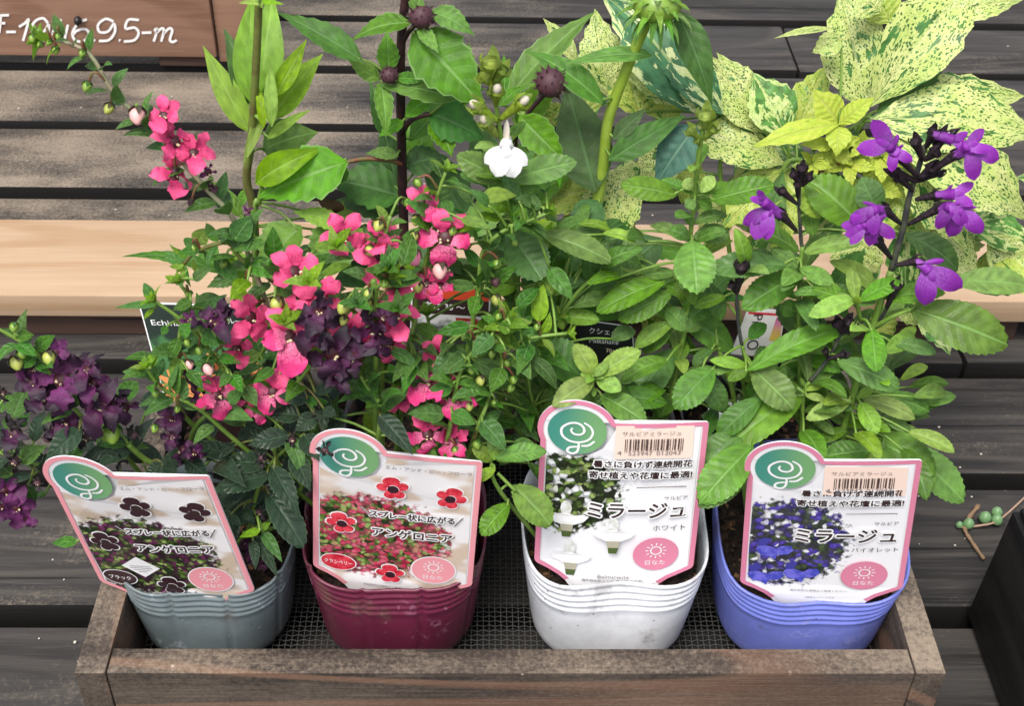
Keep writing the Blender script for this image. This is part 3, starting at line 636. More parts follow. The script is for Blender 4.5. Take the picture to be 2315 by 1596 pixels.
r, f = quad_tag('plant_tag', [(1604, 912), (1672, 905), (1650, 965), (1592, 962)], .535, G('white_card_back', .35, .5, (.62, .64, .68)).m, 'small blank backed white tag with tiny print low between white and blue pots', dY=.01)
ptext(r, f, 'ウス', .3, .3, .32, 1.0, M_inkg); ptext(r, f, 'のの', .72, .2, .3, 1., M_inkg)

# ------------------------------------------------------------------ leaf and flower materials
def leafmat(name, base, vein, nv=7., rough=.38, trans=.22, back=None, spots=0., spec=.33, bump=.5, tip=None, edge=None):
    g = G(name, rough, spec); uv = g.coord('UV'); x, y, z = g.sep(uv); r = g.rand()
    u = g.ma('ABSOLUTE', g.ma('SUBTRACT', g.ma('MULTIPLY', x, 2.), 1.))
    q = g.ma('FRACT', g.ma('SUBTRACT', g.ma('MULTIPLY', y, nv), g.ma('MULTIPLY', g.ma('POWER', u, 1.3), nv*.16)))
    d = g.ma('ABSOLUTE', g.ma('SUBTRACT', q, .5))
    side = g.ma('MULTIPLY', g.step(d, .07, .015), g.step(u, 1.0, .6)); mid = g.step(u, .085, .03)
    v2 = g.ma('MAXIMUM', g.ma('MULTIPLY', side, .30), mid)
    off = g.comb(g.ma('MULTIPLY', r, 91.), g.ma('MULTIPLY', r, 47.), 0.)
    vv = g.vadd(g.vmul(uv, (2., 4., 1.)), off)
    n = g.noise(vv, 1.6, 3.); fine = g.n('TexVoronoi', {'Vector': vv, 'Scale': 16.}, feature='DISTANCE_TO_EDGE')
    c = g.mix(g.step(n, .3, .75), tuple(k*.68 for k in base), tuple(min(1, k*1.2) for k in base))
    hs = g.n('HueSaturation', {'Hue': g.ma('ADD', .485, g.ma('MULTIPLY', r, .03)), 'Saturation': g.ma('ADD', .88, g.ma('MULTIPLY', g.ma('FRACT', g.ma('MULTIPLY', r, 7.)), .22)), 'Value': g.ma('ADD', .78, g.ma('MULTIPLY', g.ma('FRACT', g.ma('MULTIPLY', r, 13.)), .5)), 'Color': c})
    c = g.mix(g.ma('MULTIPLY', v2, .6), hs, vein)
    if tip: c = g.mix(g.step(y, .45, 1.), c, tip)
    if edge: c = g.mix(g.ma('MULTIPLY', g.step(u, .9, .985), .6), c, edge)
    if spots: c = g.mix(g.ma('MULTIPLY', g.step(g.noise(vv, 7., 2.), .70, .76), spots), c, (.38, .40, .10))
    bf = g.n('NewGeometry', out='Backfacing')
    c = g.mix(bf, c, g.mix(.45, c, back or tuple(min(1, k*1.5+.03) for k in base)))
    g.col(c); g.rough(g.ma('ADD', rough-.07, g.ma('MULTIPLY', g.noise(vv, 4., 3.), .22)))
    g.bump(g.ma('ADD', g.ma('ADD', g.ma('MULTIPLY', g.ma('MULTIPLY', d, 1.2), g.step(u, 0., .25)), g.ma('MULTIPLY', g.step(u, 0., .16), .5)), g.ma('MULTIPLY', g.step(fine, 0., .12), .16)), bump, .0012)
    t = g.n('BsdfTranslucent', {'Color': g.mix(.5, c, tuple(min(1, k*2.2) for k in base))})
    mx = g.n('MixShader', {0: trans, 1: g.b.outputs[0], 2: t}); g.put(g.o.inputs[0], mx)
    return g.m
L_ang = leafmat('angelonia_leaf', (.052, .145, .017), (.14, .26, .09), 5, .24, .12, edge=(.16, .30, .09))
L_angy = leafmat('angelonia_young_leaf', (.17, .31, .02), (.25, .42, .09), 5, .35, .3)
L_blk = leafmat('dark_angelonia_leaf', (.017, .038, .018), (.045, .085, .045), 7, .26, .06, edge=(.08, .14, .07))
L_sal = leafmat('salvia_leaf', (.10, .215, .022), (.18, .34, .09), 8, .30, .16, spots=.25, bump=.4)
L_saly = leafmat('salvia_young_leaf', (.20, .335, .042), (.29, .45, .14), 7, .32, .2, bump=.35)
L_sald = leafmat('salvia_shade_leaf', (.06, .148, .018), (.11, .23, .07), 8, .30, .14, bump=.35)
L_lime = leafmat('lime_coneflower_leaf', (.20, .35, .022), (.28, .44, .10), 5, .42, .3, bump=.35)
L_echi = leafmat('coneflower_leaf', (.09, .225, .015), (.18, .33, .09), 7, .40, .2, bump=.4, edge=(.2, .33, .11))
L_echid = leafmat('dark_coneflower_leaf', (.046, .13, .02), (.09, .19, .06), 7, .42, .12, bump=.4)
L_teal = leafmat('teal_leaf', (.05, .13, .09), (.14, .26, .17), 7, .5, .12)
def varmat(name, cream, green, cut=.56, sp=.30, patch=.60, trans=.22):
    g = G(name, .45, .4); uv = g.coord('UV'); x, y, z = g.sep(uv); r = g.rand()
    u = g.ma('ABSOLUTE', g.ma('SUBTRACT', g.ma('MULTIPLY', x, 2.), 1.))
    off = g.comb(g.ma('MULTIPLY', r, 91.), g.ma('MULTIPLY', r, 47.), g.ma('MULTIPLY', r, 13.)); vv = g.vadd(g.vmul(uv, (2.6, 4., 1.)), off)
    w_ = g.vadd(vv, g.vmul(g.noise(vv, 6., 2., out=1), (.16, .16, 0)))
    s1 = g.step(g.vor(w_, 10.), sp, sp-.05); s1 = g.ma('MULTIPLY', s1, g.step(g.noise(vv, 3., 2.), .30, .42))
    s2 = g.ma('MULTIPLY', g.step(g.vor(w_, 26.), .36, .28), g.step(g.noise(vv, 2.2, 2.), .34, .48))
    pt = g.step(g.noise(g.vmul(vv, (1.5, .7, 1.)), 1.5, 3., .6, .15), patch, patch+.025)
    m = g.ma('MAXIMUM', g.ma('MAXIMUM', s1, g.ma('MULTIPLY', s2, .8)), pt)
    q = g.ma('FRACT', g.ma('SUBTRACT', g.ma('MULTIPLY', y, 7.), g.ma('MULTIPLY', u, 1.3))); d = g.ma('ABSOLUTE', g.ma('SUBTRACT', q, .5))
    gv_ = g.mix(g.step(g.noise(vv, 2., 2.), .4, .6), green, tuple(k*1.7+.01 for k in green))
    c = g.mix(g.step(g.noise(vv, 1.3, 2.), .3, .7), cream, tuple(a*b for a, b in zip(cream, (.78, .9, .62))))
    c = g.mix(m, c, gv_); c = g.mix(g.ma('MULTIPLY', g.step(u, .06, .02), .5), c, (.5, .55, .22))
    bf = g.n('NewGeometry', out='Backfacing'); c = g.mix(bf, c, g.mix(.5, c, (.35, .42, .22)))
    g.col(c); g.bump(g.ma('ADD', g.ma('MULTIPLY', d, g.step(u, 0., .2)), g.ma('MULTIPLY', g.step(u, 0., .15), .5)), .5, .0015)
    t = g.n('BsdfTranslucent', {'Color': c}); g.put(g.o.inputs[0], g.n('MixShader', {0: trans, 1: g.b.outputs[0], 2: t})); return g.m
L_var = varmat('cream_speckled_leaf', (.58, .615, .235), (.03, .105, .016), sp=.40)
L_vary = varmat('yellow_speckled_leaf', (.50, .56, .12), (.06, .17, .02), sp=.34, patch=.58)
L_varg = varmat('green_patched_leaf', (.60, .66, .30), (.055, .155, .025), patch=.47)
L_varb = varmat('teal_patched_leaf', (.62, .66, .34), (.035, .12, .045), patch=.46, sp=.24)
L_star = varmat('young_yellow_leaf', (.56, .62, .09), (.16, .30, .03), sp=.22, patch=.66, trans=.35)
def petalmat(name, inner, outer, line, trans=.3, nl=22., rough=.55, amt=.7, var=.25):
    g = G(name, rough, .3); uv = g.coord('UV'); x, y, z = g.sep(uv); r = g.rand()
    off = g.comb(g.ma('MULTIPLY', r, 60.), 0., 0.)
    nz = g.noise(g.vadd(g.vmul(uv, (3., 3., 1.)), off), 3., 3.)
    ed = g.n('TexVoronoi', {'Vector': g.vadd(g.vmul(uv, (nl*.32, nl*.26, 1.)), off), 'Scale': 1.}, feature='DISTANCE_TO_EDGE')
    vein = g.ma('MULTIPLY', g.step(ed, .09, .02), g.step(y, .98, .35))
    c = g.mix(g.step(g.ma('ADD', y, g.ma('MULTIPLY', g.ma('SUBTRACT', nz, .5), .5)), .15, .75), inner, outer)
    c = g.mix(g.ma('MULTIPLY', vein, amt), c, line)
    c = g.n('HueSaturation', {'Value': g.ma('ADD', 1-var, g.ma('MULTIPLY', r, 2*var)), 'Color': c})
    g.col(c); g.bump(nz, .3, .001)
    t = g.n('BsdfTranslucent', {'Color': c}); g.put(g.o.inputs[0], g.n('MixShader', {0: trans, 1: g.b.outputs[0], 2: t})); return g.m
F_pink = petalmat('cranberry_petal', (.62, .05, .17), (.88, .11, .28), (.50, .015, .12), amt=.45, var=.15)
F_pinkv = petalmat('cranberry_veined_petal', (.86, .22, .40), (.80, .05, .23), (.30, .005, .06), amt=.9, nl=34, var=.12)
F_blk = petalmat('black_petal', (.07, .015, .055), (.022, .012, .022), (.01, .005, .01), .1, amt=.4)
F_pur = petalmat('plum_petal', (.095, .016, .068), (.032, .012, .030), (.03, .006, .03), .2, amt=.8)
F_mag = petalmat('magenta_plum_petal', (.17, .034, .14), (.085, .019, .07), (.07, .01, .06), .25, amt=.8)
F_dry = petalmat('withered_petal', (.020, .014, .015), (.010, .008, .009), (.03, .02, .02), .05, amt=.5)
F_vio = petalmat('violet_petal', (.34, .10, .48), (.245, .026, .36), (.13, .012, .22), .3, amt=.5)
F_wht = petalmat('white_petal', (.82, .82, .80), (.86, .86, .86), (.80, .80, .80), .3, amt=.1, var=.04)
M_thr = plain('flower_throat', (.05, .008, .012), .5); M_sta = plain('stamen_cream', (.62, .52, .32), .6)
M_calg = leafmat('green_calyx', (.26, .36, .05), (.36, .46, .12), 4, .5, .3); M_cald = leafmat('dark_calyx', (.022, .011, .018), (.05, .035, .05), 5, .55, .08)
def stemmat(name, a, b, rough=.5):
    g = G(name, rough, .4); v = g.coord('Object'); g.col(g.mix(g.step(g.noise(v, 120, 3), .4, .65), a, b)); g.bump(g.noise(v, 700, 2), .3, .0005); return g.m
S_grn = stemmat('green_stem', (.12, .22, .03), (.17, .28, .05)); S_lim = stemmat('thick_green_stem', (.22, .33, .03), (.27, .38, .05)); S_olv = stemmat('olive_stem', (.12, .15, .03), (.10, .09, .025))
S_dark = stemmat('dark_purple_stem', (.018, .007, .009), (.05, .018, .02)); S_red = stemmat('reddish_stem', (.16, .05, .03), (.12, .10, .03)); S_vio = stemmat('slate_stem', (.035, .035, .04), (.07, .08, .05))
S_grey = stemmat('greyish_stem', (.22, .24, .13), (.25, .20, .13))
M_head = leafmat('green_bract', (.17, .30, .05), (.3, .42, .12), 3, .5, .2); M_bud = plain('purple_bud', (.06, .022, .03), .6); M_budb = leafmat('bud_bract', (.07, .06, .035), (.15, .14, .08), 3, .55, .1)
M_gbud = G('green_bud', .35, .5, (.17, .28, .035)).m; M_ybud = G('yellow_bud', .4, .5, (.36, .40, .08)).m; M_pbud = G('pale_pink_bud', .5, .4, (.72, .38, .36)).m; M_hbud = G('pink_bud', .5, .4, (.78, .22, .34)).m

# ------------------------------------------------------------------ leaf geometry
def prof(shape, v):
    if shape == 'lance': return math.sin(math.pi*min(1, v**.75))**1.05*(1-.18*v)
    if shape == 'ovate': return (math.sin(math.pi*v**.72))**.85*(1-.10*v)
    if shape == 'oblong': return max(0, math.sin(math.pi*min(1, v**.95)))**.60*(.72+.38*v)*.96
    if shape == 'var': return max(0, math.sin(math.pi*min(1, v**.92)))**1.0*(1.02-.18*v**3)
    if shape == 'petal': return max(0, math.sin(math.pi*min(1, .04+.96*v**1.25)))**.55
    if shape == 'lobe': return (.42+.58*min(1, v*1.4))*max(0, 1-v**7)**.5
    if shape == 'spike': return (1-v)**.8*.9+.05
TEETH = {'lance': (7, .10), 'ovate': (0, 0), 'oblong': (13, .045), 'var': (6, .11), 'petal': (0, 0), 'lobe': (0, 0), 'spike': (0, 0), 'dark': (11, .09)}
def leafmesh(B, T, hw, n, shape='ovate', arch=.08, fold=.22, curl=0., wave=.05, rows=None, teeth=None, asym=0., rough_=0.):
    a = T-B; L = a.length; ax = a.normalized(); s = ax.cross(n)
    if s.length < 1e-5: s = ax.orthogonal()
    s.normalize(); n = s.cross(ax)
    base = 'lance' if shape == 'dark' else shape
    nt, am = teeth if teeth else TEETH[shape]
    rows = rows or (2*nt+2 if nt else (9 if L > .012 else 6)); cols = (-1, -.55, 0, .55, 1)
    vs, fs, uv = [], [], []; ph = rnd.uniform(0, 6.28)
    for i in range(rows+1):
        v = i/rows; wd = hw*max(.015, prof(base, v))
        if nt and .12 < v < .985:
            tt = am*(.6+.8*((i*7919) % 13)/13)*min(1, (v-.1)*4) if shape != 'var' else am*min(1, max(0, v-.3)*3.)*(.15+1.5*(((i*31+int(hw*1e5)) % 7)/7))
            wd *= 1+(tt if i % 2 else -tt)*.7
        c = B+a*v+n*(arch*L*4*v*(1-v))-n*(curl*L*v*v*v)
        w0 = hw*max(.015, prof(base, v))
        for k in cols:                       # teeth only bite into the margin, the blade itself stays smooth
            e = abs(k); dz = e*math.sin(fold)*w0-.25*w0*e*e*abs(fold)+wave*hw*(math.sin(ph+v*7+(2 if k > 0 else 0))*.7+rough_*math.sin(ph*3+v*17+k*4))*e*e
            sweep = (-.08*hw if nt and i % 2 == 0 and e == 1 else 0)
            p = c+s*(k*(wd if e == 1 else w0)*math.cos(fold)+asym*w0*.2)+n*dz+ax*sweep
            vs.append(p); uv.append((k*.5+.5, v))
    m = len(cols)
    for i in range(rows):
        for k in range(m-1): fs.append((i*m+k, i*m+k+1, (i+1)*m+k+1, (i+1)*m+k))
    return mesh(vs, fs, uv)
def facing(p, up=.45, jit=.25):
    c = (CAM-p).normalized()*.75+V((0, 0, up))
    return (c+V((rnd.uniform(-1, 1), rnd.uniform(-1, 1), rnd.uniform(-1, 1)))*jit).normalized()
PX = .000245
def lf(pl, mat, shape, Y, rowsdata, **kw):
    """leaves given as (window, base x, y, tip x, y, width [, extra depth at tip [, options]])"""
    for d in rowsdata:
        wi, bx, by, tx, ty, wd = d[:6]; ex = d[6] if len(d) > 6 else 0.; op = dict(kw); op.update(d[7] if len(d) > 7 else {})
        m_ = op.pop('mat', mat); yy = op.pop('Y', Y)+rnd.uniform(-.004, .004); s = WIN[wi][2]; up = op.pop('up', .45); jit = op.pop('jit', .3)
        B = at(bx, by, yy, wi); h = (by-ty)*s*PX
        T = at(tx, ty, yy+.5*h+ex, wi); T = T+(T-B)*.08; hw = wd*s*PX*.5*(.93 if shape == 'var' and wd*s > 80 else 1.)*(yy/.5)
        op.setdefault('arch', rnd.uniform(.02, .12)); op.setdefault('fold', rnd.uniform(.1, .4)); op.setdefault('curl', rnd.uniform(0, .12))
        o_ = link('leaf', leafmesh(B, T, hw, facing((B+T)/2, up, jit), op.pop('shape', shape), **op), m_, pl, True)
        q = nearest(pl, B)
        if q is not None and .0025 < (q-B).length < .045: link('leaf_stalk', tube(crom([q, q.lerp(B, .55)+V((0, .001, .0015)), B+(T-B)*.05], 3), .0008, .0006, 5), S_grn if m_ is not L_blk else S_olv, o_, True)
KEEP = ((1288, 728, 1445, 802), (940, 662, 1062, 742), (1655, 692, 1778, 806), (318, 684, 395, 770))
def covers(*ps):                  # would this leaf hide one of the half-hidden tags?
    for p in ps:
        d = p-CAM; D_ = d.dot(FW); x = 1157.5+FPX*d.dot(RT)/D_; y = 798-FPX*d.dot(UP)/D_
        for a_, b_, c_, d_ in KEEP:
            if a_-14 < x < c_+14 and b_-10 < y < d_+10: return True
    return False
STEMS = {}
def nearest(pl, p):
    best = None
    for path in STEMS.get(pl.name, ()):
        for q in path:
            d = (q-p).length
            if best is None or d < best[0]: best = (d, q)
    return best[1] if best else None
def stem(pl, mat, pts, r0, r1, wi=0, n=6, root=None, name='stem', sides=8):
    path = [at(p[0], p[1], p[2], p[3] if len(p) > 3 else wi) for p in pts]
    if root is not None: path = [root]+path
    path = crom(path, n); STEMS.setdefault(pl.name, []).append(path); link(name, tube(path, r0, r1, sides), mat, pl, True); return path
def pairs(pl, path, mat, shape, t0, t1, n, L, wd, tilt=.5, jit=.3, size=None, name='leaf', up=.5, spin=0.):
    """opposite leaves up a stem, each pair turned a quarter from the last"""
    m = len(path)-1
    for k in range(n):
        t = t0+(t1-t0)*(k/(max(1, n-1))); i = min(m-1, max(0, int(t*m))); p = path[i].lerp(path[i+1], t*m-i)
        ax = (path[min(m, i+2)]-path[max(0, i-1)]).normalized(); a = ax.orthogonal().normalized(); b = ax.cross(a)
        an = k*1.5708+spin+rnd.uniform(-.35, .35); sz = (size(k/(max(1, n-1))) if size else 1)*rnd.uniform(.8, 1.15)
        for sg_ in (0, math.pi):
            d = a*math.cos(an+sg_)+b*math.sin(an+sg_)
            d = (d+ax*tilt+V((rnd.uniform(-1, 1), rnd.uniform(-1, 1), rnd.uniform(-1, 1)))*jit*.5).normalized()
            B = p+d*.0015; T = B+d*L*sz
            if covers(B.lerp(T, .3), B.lerp(T, .65), T): continue
            nn = (ax*.8+facing(p, up, jit)*.9).normalized()
            mm = mat(t) if callable(mat) else mat
            link(name, leafmesh(B, T, wd*sz*.5, nn, shape, rnd.uniform(.04, .14), rnd.uniform(.12, .4), rnd.uniform(0, .15)), mm, pl, True)
def ball(c, r, ax=V((0, 0, 1)), el=1.25, pt=.2, seg=10):
    bm = bmesh.new(); bmesh.ops.create_uvsphere(bm, u_segments=seg, v_segments=7, radius=r); q = V((0, 0, 1)).rotation_difference(ax)
    for v in bm.verts:
        z = v.co.z/r; v.co.z *= el
        if z > 0: v.co.x *= 1-pt*z; v.co.y *= 1-pt*z
        v.co = q @ v.co+c
    me = bpy.data.meshes.new('b'); bm.to_mesh(me); bm.free(); return me
def bud(pl, p, r, mat=None, ax=None, stalk=None):
    ax = (ax or V((rnd.uniform(-.5, .5), -.6, -.35))).normalized(); mat = mat or M_gbud
    r *= .82 if r < .003 else .72; o = link('bud', ball(p, r, ax, 1.15, .35), mat, pl, True)
    if stalk is not None: stalk = nearest(pl, p) or stalk
    for k in range(4):
        an = k*1.57+.4; a = ax.orthogonal().normalized(); b = ax.cross(a); d = a*math.cos(an)+b*math.sin(an)
        link('sepal', leafmesh(p-ax*r*1.15+d*r*.25, p+ax*r*.35+d*r*1.12, r*.75, d, 'spike', .25, .1, 0, 0, 4), L_ang if mat is M_gbud else M_budb, o, True)
    if stalk is not None: link('stalk', tube(crom([stalk, (stalk+p)/2+V((0, 0, .006)), p-ax*r], 4), .0007, .0006, 5), S_red if rnd.random() < .5 else S_grn, o, True)
def blossom3(pl, p, s, mats, rot=0., face=None, thr=M_thr, crumple=0., stalk=None):
    """angelonia flower: two upper lobes, two side lobes, a broad lower lip, dark throat with cream beads"""
    f = face or facing(p, .1, .55); r_ = f.cross(V((0, 0, 1))).normalized(); u_ = r_.cross(f)
    r_, u_ = r_*math.cos(rot)+u_*math.sin(rot), u_*math.cos(rot)-r_*math.sin(rot)
    s *= .80; crumple = min(1, crumple+.06)
    if stalk is not None: stalk = nearest(pl, p) or stalk
    root = link('flower', ball(p-f*s*.08, s*.16, f, .8, -.3, 12), thr, pl, True)
    for ang, L, wd, m_ in ((64, .50, .37, 0), (116, .50, .37, 0), (-8, .45, .40, 1), (188, .45, .40, 1), (270, .54, .54, 1)):
        a = math.radians(ang+rnd.uniform(-9, 9)); d = r_*math.cos(a)+u_*math.sin(a); d = (d+f*(rnd.uniform(-.25, .45)+crumple*rnd.uniform(-.5, 1.2))).normalized(); f0 = f; f = (f+V((rnd.uniform(-1, 1), rnd.uniform(-1, 1), rnd.uniform(-1, 1)))*.45).normalized()
        L *= rnd.uniform(.88, 1.1)*(1-.35*crumple)
        link('petal', leafmesh(p+d*s*.10, p+d*s*(.10+L), wd*s*.5*(1-.4*crumple), f, 'petal', rnd.uniform(-.05, .12), rnd.uniform(-.4, .35)+crumple, rnd.uniform(-.1, .6)*(1+crumple), .34+.5*crumple, 10, None, rnd.uniform(-.6, .6), .6), mats[m_], root, True); f = f0
    for k in range(3):
        a = math.radians(rnd.uniform(215, 325)); q = p+(r_*math.cos(a)+u_*math.sin(a))*s*rnd.uniform(.06, .14)+f*s*.03
        link('stamen', ball(q, s*rnd.uniform(.02, .034), (f+r_*rnd.uniform(-1, 1)).normalized(), 1.6, .2, 6), M_sta, root, True)
    if stalk is not None: link('stalk', tube(crom([stalk, (stalk+p)/2+V((0, .002, .003)), p-f*s*.2], 4), .0008, .0007, 5), S_red, root, True)
def crown(pl, p, n, L, wd, mat, ax=None, shape='ovate'):
    """tuft of small young leaves at a shoot tip"""
    ax = (ax or V((0, -.3, 1))).normalized(); a = ax.orthogonal().normalized(); b = ax.cross(a)
    for k in range(n):
        an = k*2.4; t = k/n; d = ((a*math.cos(an)+b*math.sin(an))*(1-.6*t)+ax*(.35+.8*t)).normalized()
        link('leaf', leafmesh(p, p+d*L*(1-.5*t)*rnd.uniform(.8, 1.1), wd*.5*(1-.5*t), (ax-d*.3).normalized() if t < .7 else facing(p), shape, .1, .3, .05), mat, pl, True)
def filler(pl, boxp, n, Y0_, Y1_, mats, L, W, shape, up=.5):
    """inner leaves of a plant, scattered through its volume and tied to the nearest stem"""
    x0_, y0_, x1_, y1_ = boxp
    for k in range(n):
        B = at(rnd.uniform(x0_, x1_), rnd.uniform(y0_, y1_), rnd.uniform(Y0_, Y1_)); q = nearest(pl, B)
        d = (B-q) if q is not None and (B-q).length > .004 else V((rnd.uniform(-1, 1), rnd.uniform(-1, .3), .3))
        d = (d.normalized()+V((rnd.uniform(-.7, .7), rnd.uniform(-.7, .4), rnd.uniform(-.3, .6)))).normalized(); sz = rnd.uniform(.7, 1.2)
        if covers(B, B+d*L*sz*.5, B+d*L*sz): continue
        o_ = link('leaf', leafmesh(B, B+d*L*sz, W*sz*.5, (V((0, -.2, 1))*up+facing(B, .4, .4)*.7).normalized(), shape, rnd.uniform(.03, .16), rnd.uniform(.1, .45), rnd.uniform(0, .2)), mats[k % len(mats)], pl, True)
        if q is not None and (q-B).length < .07: link('leaf_stalk', tube(crom([q, q.lerp(B, .5)+V((0, 0, .002)), B+d*L*.04], 3), .0008, .0006, 5), S_grn, o_, True)
def plant(name, key, label, cat='plant'):
    cx, cy, sz = POT[key]; o = empty(name, (cx, cy, sz)); tag(o, label, cat); return o, V((cx, cy, sz-.004))

# ------------------------------------------------------------------ lime-leaved coneflower (back row, behind the grey pot)
p5, r5 = plant('coneflower_plant', 'black11', 'tall lime green coneflower with upright lance leaves on a green stem')
st = stem(p5, S_olv, [(1690, 1560, .592), (1635, 1200, .592), (1655, 1000, .592), (1680, 700, .592), (1702, 300, .592), (1716, -60, .592)], .0024, .0019, 1, root=r5)
stem(p5, S_grn, [(1690, 1500, .588), (1712, 1350, .584), (1735, 1240, .582)], .0016, .0013, 1, root=r5)
lf(p5, L_lime, 'lance', .600, [
    (1, 1672, 690, 1655, 0, 205), (1, 1722, 680, 1800, -10, 220), (1, 1655, 880, 1365, 340, 150, .0, {'Y': .592}), (1, 1640, 700, 1500, 215, 150, 0, {'mat': L_echid}),
    (1, 1790, 790, 2110, 385, 190, 0, {'Y': .602}), (1, 1820, 640, 2015, 285, 110), (1, 1770, 920, 2030, 728, 70, 0, {'Y': .588}), (1, 1735, 990, 2080, 880, 260, 0, {'mat': L_echi}),
    (1, 1600, 1440, 1425, 1215, 100, 0, {'mat': L_echi, 'Y': .585}), (1, 1645, 1240, 1560, 1400, 60, 0, {'mat': L_echi})], teeth=(0, 0), fold=.3)
lf(p5, L_lime, 'lance', .582, [(1, 1612, 1080, 1858, 395, 95, 0, {'fold': .7, 'arch': -.06}), (1, 1690, 1215, 2095, 985, 200, -.004, {'fold': .55, 'arch': .16, 'curl': .2}), (1, 1745, 850, 1700, 560, 60), (1, 1800, 840, 1790, 420, 80)], teeth=(0, 0))
lf(p5, L_lime, 'spike', .590, [(1, 1712, 10, 1590, 15, 40), (1, 1720, 12, 1735, 48, 40), (1, 1725, 5, 1865, 20, 45), (1, 1720, 0, 1800, -30, 40)])
lf(p5, L_echi, 'lance', .575, [(4, 1990, 20, 1715, 300, 330, -.005, {'fold': .45}), (4, 2260, 10, 2120, 330, 300, -.005), (1, 2270, 1500, 1960, 1400, 130, 0, {'mat': L_lime}), (4, 1500, 330, 855, 200, 95, 0, {'Y': .545, 'mat': L_ang}), (4, 1420, 120, 1330, 350, 120, 0, {'Y': .56}), (4, 1050, 530, 775, 545, 55, 0, {'Y': .53, 'mat': L_ang}), (4, 1600, 330, 1380, 410, 110, 0, {'Y': .55, 'mat': L_ang})])

# ------------------------------------------------------------------ dark-stemmed coneflower (behind the maroon pot)
p6, r6 = plant('coneflower_plant', 'black12', 'tall coneflower with dark purple stem and spiky purple buds')
st = stem(p6, S_dark, [(500, 1900, .598, 2), (488, 1500, .598), (478, 1200, .598), (472, 900, .598), (465, 560, .598), (472, 250, .598), (505, -60, .598)], .0029, .0023, 2, root=r6)
stem(p6, S_dark, [(478, 870, .597), (540, 790, .592), (660, 752, .588)], .0017, .0012, 2, n=5, name='branch')
stem(p6, S_red, [(480, 1085, .597), (390, 1060, .594), (240, 1050, .592), (100, 1075, .588), (-60, 1120, .585)], .0014, .0010, 2, n=5, name='leaf_stalk')
stem(p6, S_dark, [(470, 300, .598), (520, 210, .594), (590, 140, .59)], .0014, .001, 2, name='branch')
stem(p6, S_dark, [(462, 570, .598), (420, 540, .594), (392, 505, .59)], .0012, .0009, 2, name='branch')
stem(p6, S_dark, [(1150, 1250, .60), (1230, 900, .592), (1300, 760, .59), (1430, 610, .588)], .0017, .0012, 2, root=r6, name='branch')
def echibud(pl, x, y, wi, Y, r):
    c = at(x, y, Y, wi); o = link('bud', ball(c, r, V((0, -.4, .9)).normalized(), .9, .1, 14), M_bud, pl, True)
    ax = V((0, -.55, .83))
    for k in range(34):
        z = 1-2*(k+.5)/44; an = k*2.4; d = V((math.cos(an)*math.sqrt(max(0, 1-z*z)), math.sin(an)*math.sqrt(max(0, 1-z*z)), z)); d = V((0, 0, 1)).rotation_difference(ax) @ d
        link('bract', leafmesh(c+d*r*.75, c+d*r*(1.25 if z > -.2 else 1.45), r*.17, (d.cross(V((0.3, .2, 1)))).normalized(), 'spike', .05, .2, 0, 0, 3), M_bud if rnd.random() < .6 and z > -.3 else M_budb, o, True)
echibud(p6, 605, 105, 2, .588, .0062); echibud(p6, 392, 495, 2, .588, .0045); echibud(p6, 1462, 545, 2, .586, .0078)
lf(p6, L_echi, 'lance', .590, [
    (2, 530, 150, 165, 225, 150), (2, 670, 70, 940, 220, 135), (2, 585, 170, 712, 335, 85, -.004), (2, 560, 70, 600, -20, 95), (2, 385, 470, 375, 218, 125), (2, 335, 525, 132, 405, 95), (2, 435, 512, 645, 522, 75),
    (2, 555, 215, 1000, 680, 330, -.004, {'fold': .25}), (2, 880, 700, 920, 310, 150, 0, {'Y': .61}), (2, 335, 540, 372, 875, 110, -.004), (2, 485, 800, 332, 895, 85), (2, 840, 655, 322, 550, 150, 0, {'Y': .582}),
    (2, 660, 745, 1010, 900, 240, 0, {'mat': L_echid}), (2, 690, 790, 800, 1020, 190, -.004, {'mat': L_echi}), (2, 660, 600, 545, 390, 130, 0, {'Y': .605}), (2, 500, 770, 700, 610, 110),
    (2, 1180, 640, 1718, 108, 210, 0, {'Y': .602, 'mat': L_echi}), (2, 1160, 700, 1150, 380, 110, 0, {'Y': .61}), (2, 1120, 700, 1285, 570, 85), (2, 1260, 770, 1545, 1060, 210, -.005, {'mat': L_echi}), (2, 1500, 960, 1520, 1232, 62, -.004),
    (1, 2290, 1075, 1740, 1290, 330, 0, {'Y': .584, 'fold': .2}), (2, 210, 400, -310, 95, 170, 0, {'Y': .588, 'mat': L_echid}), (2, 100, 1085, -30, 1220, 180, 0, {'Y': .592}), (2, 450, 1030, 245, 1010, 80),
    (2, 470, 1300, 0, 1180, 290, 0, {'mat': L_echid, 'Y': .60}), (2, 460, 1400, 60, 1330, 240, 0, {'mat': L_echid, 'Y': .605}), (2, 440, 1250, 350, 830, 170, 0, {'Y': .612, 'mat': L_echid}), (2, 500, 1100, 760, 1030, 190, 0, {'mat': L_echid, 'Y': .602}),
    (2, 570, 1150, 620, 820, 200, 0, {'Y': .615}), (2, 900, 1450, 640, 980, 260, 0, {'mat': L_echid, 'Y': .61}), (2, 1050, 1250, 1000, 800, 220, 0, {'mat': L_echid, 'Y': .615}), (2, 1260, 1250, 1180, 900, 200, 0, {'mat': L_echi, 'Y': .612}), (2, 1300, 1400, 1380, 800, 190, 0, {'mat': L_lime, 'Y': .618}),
    (2, 880, 1540, 1180, 1330, 190, 0, {'Y': .59}), (5, 700, 350, 480, 130, 230, 0, {'mat': L_echid, 'Y': .59}), (5, 560, 330, 620, 50, 170, 0, {'mat': L_echid, 'Y': .60})], teeth=(6, .09))
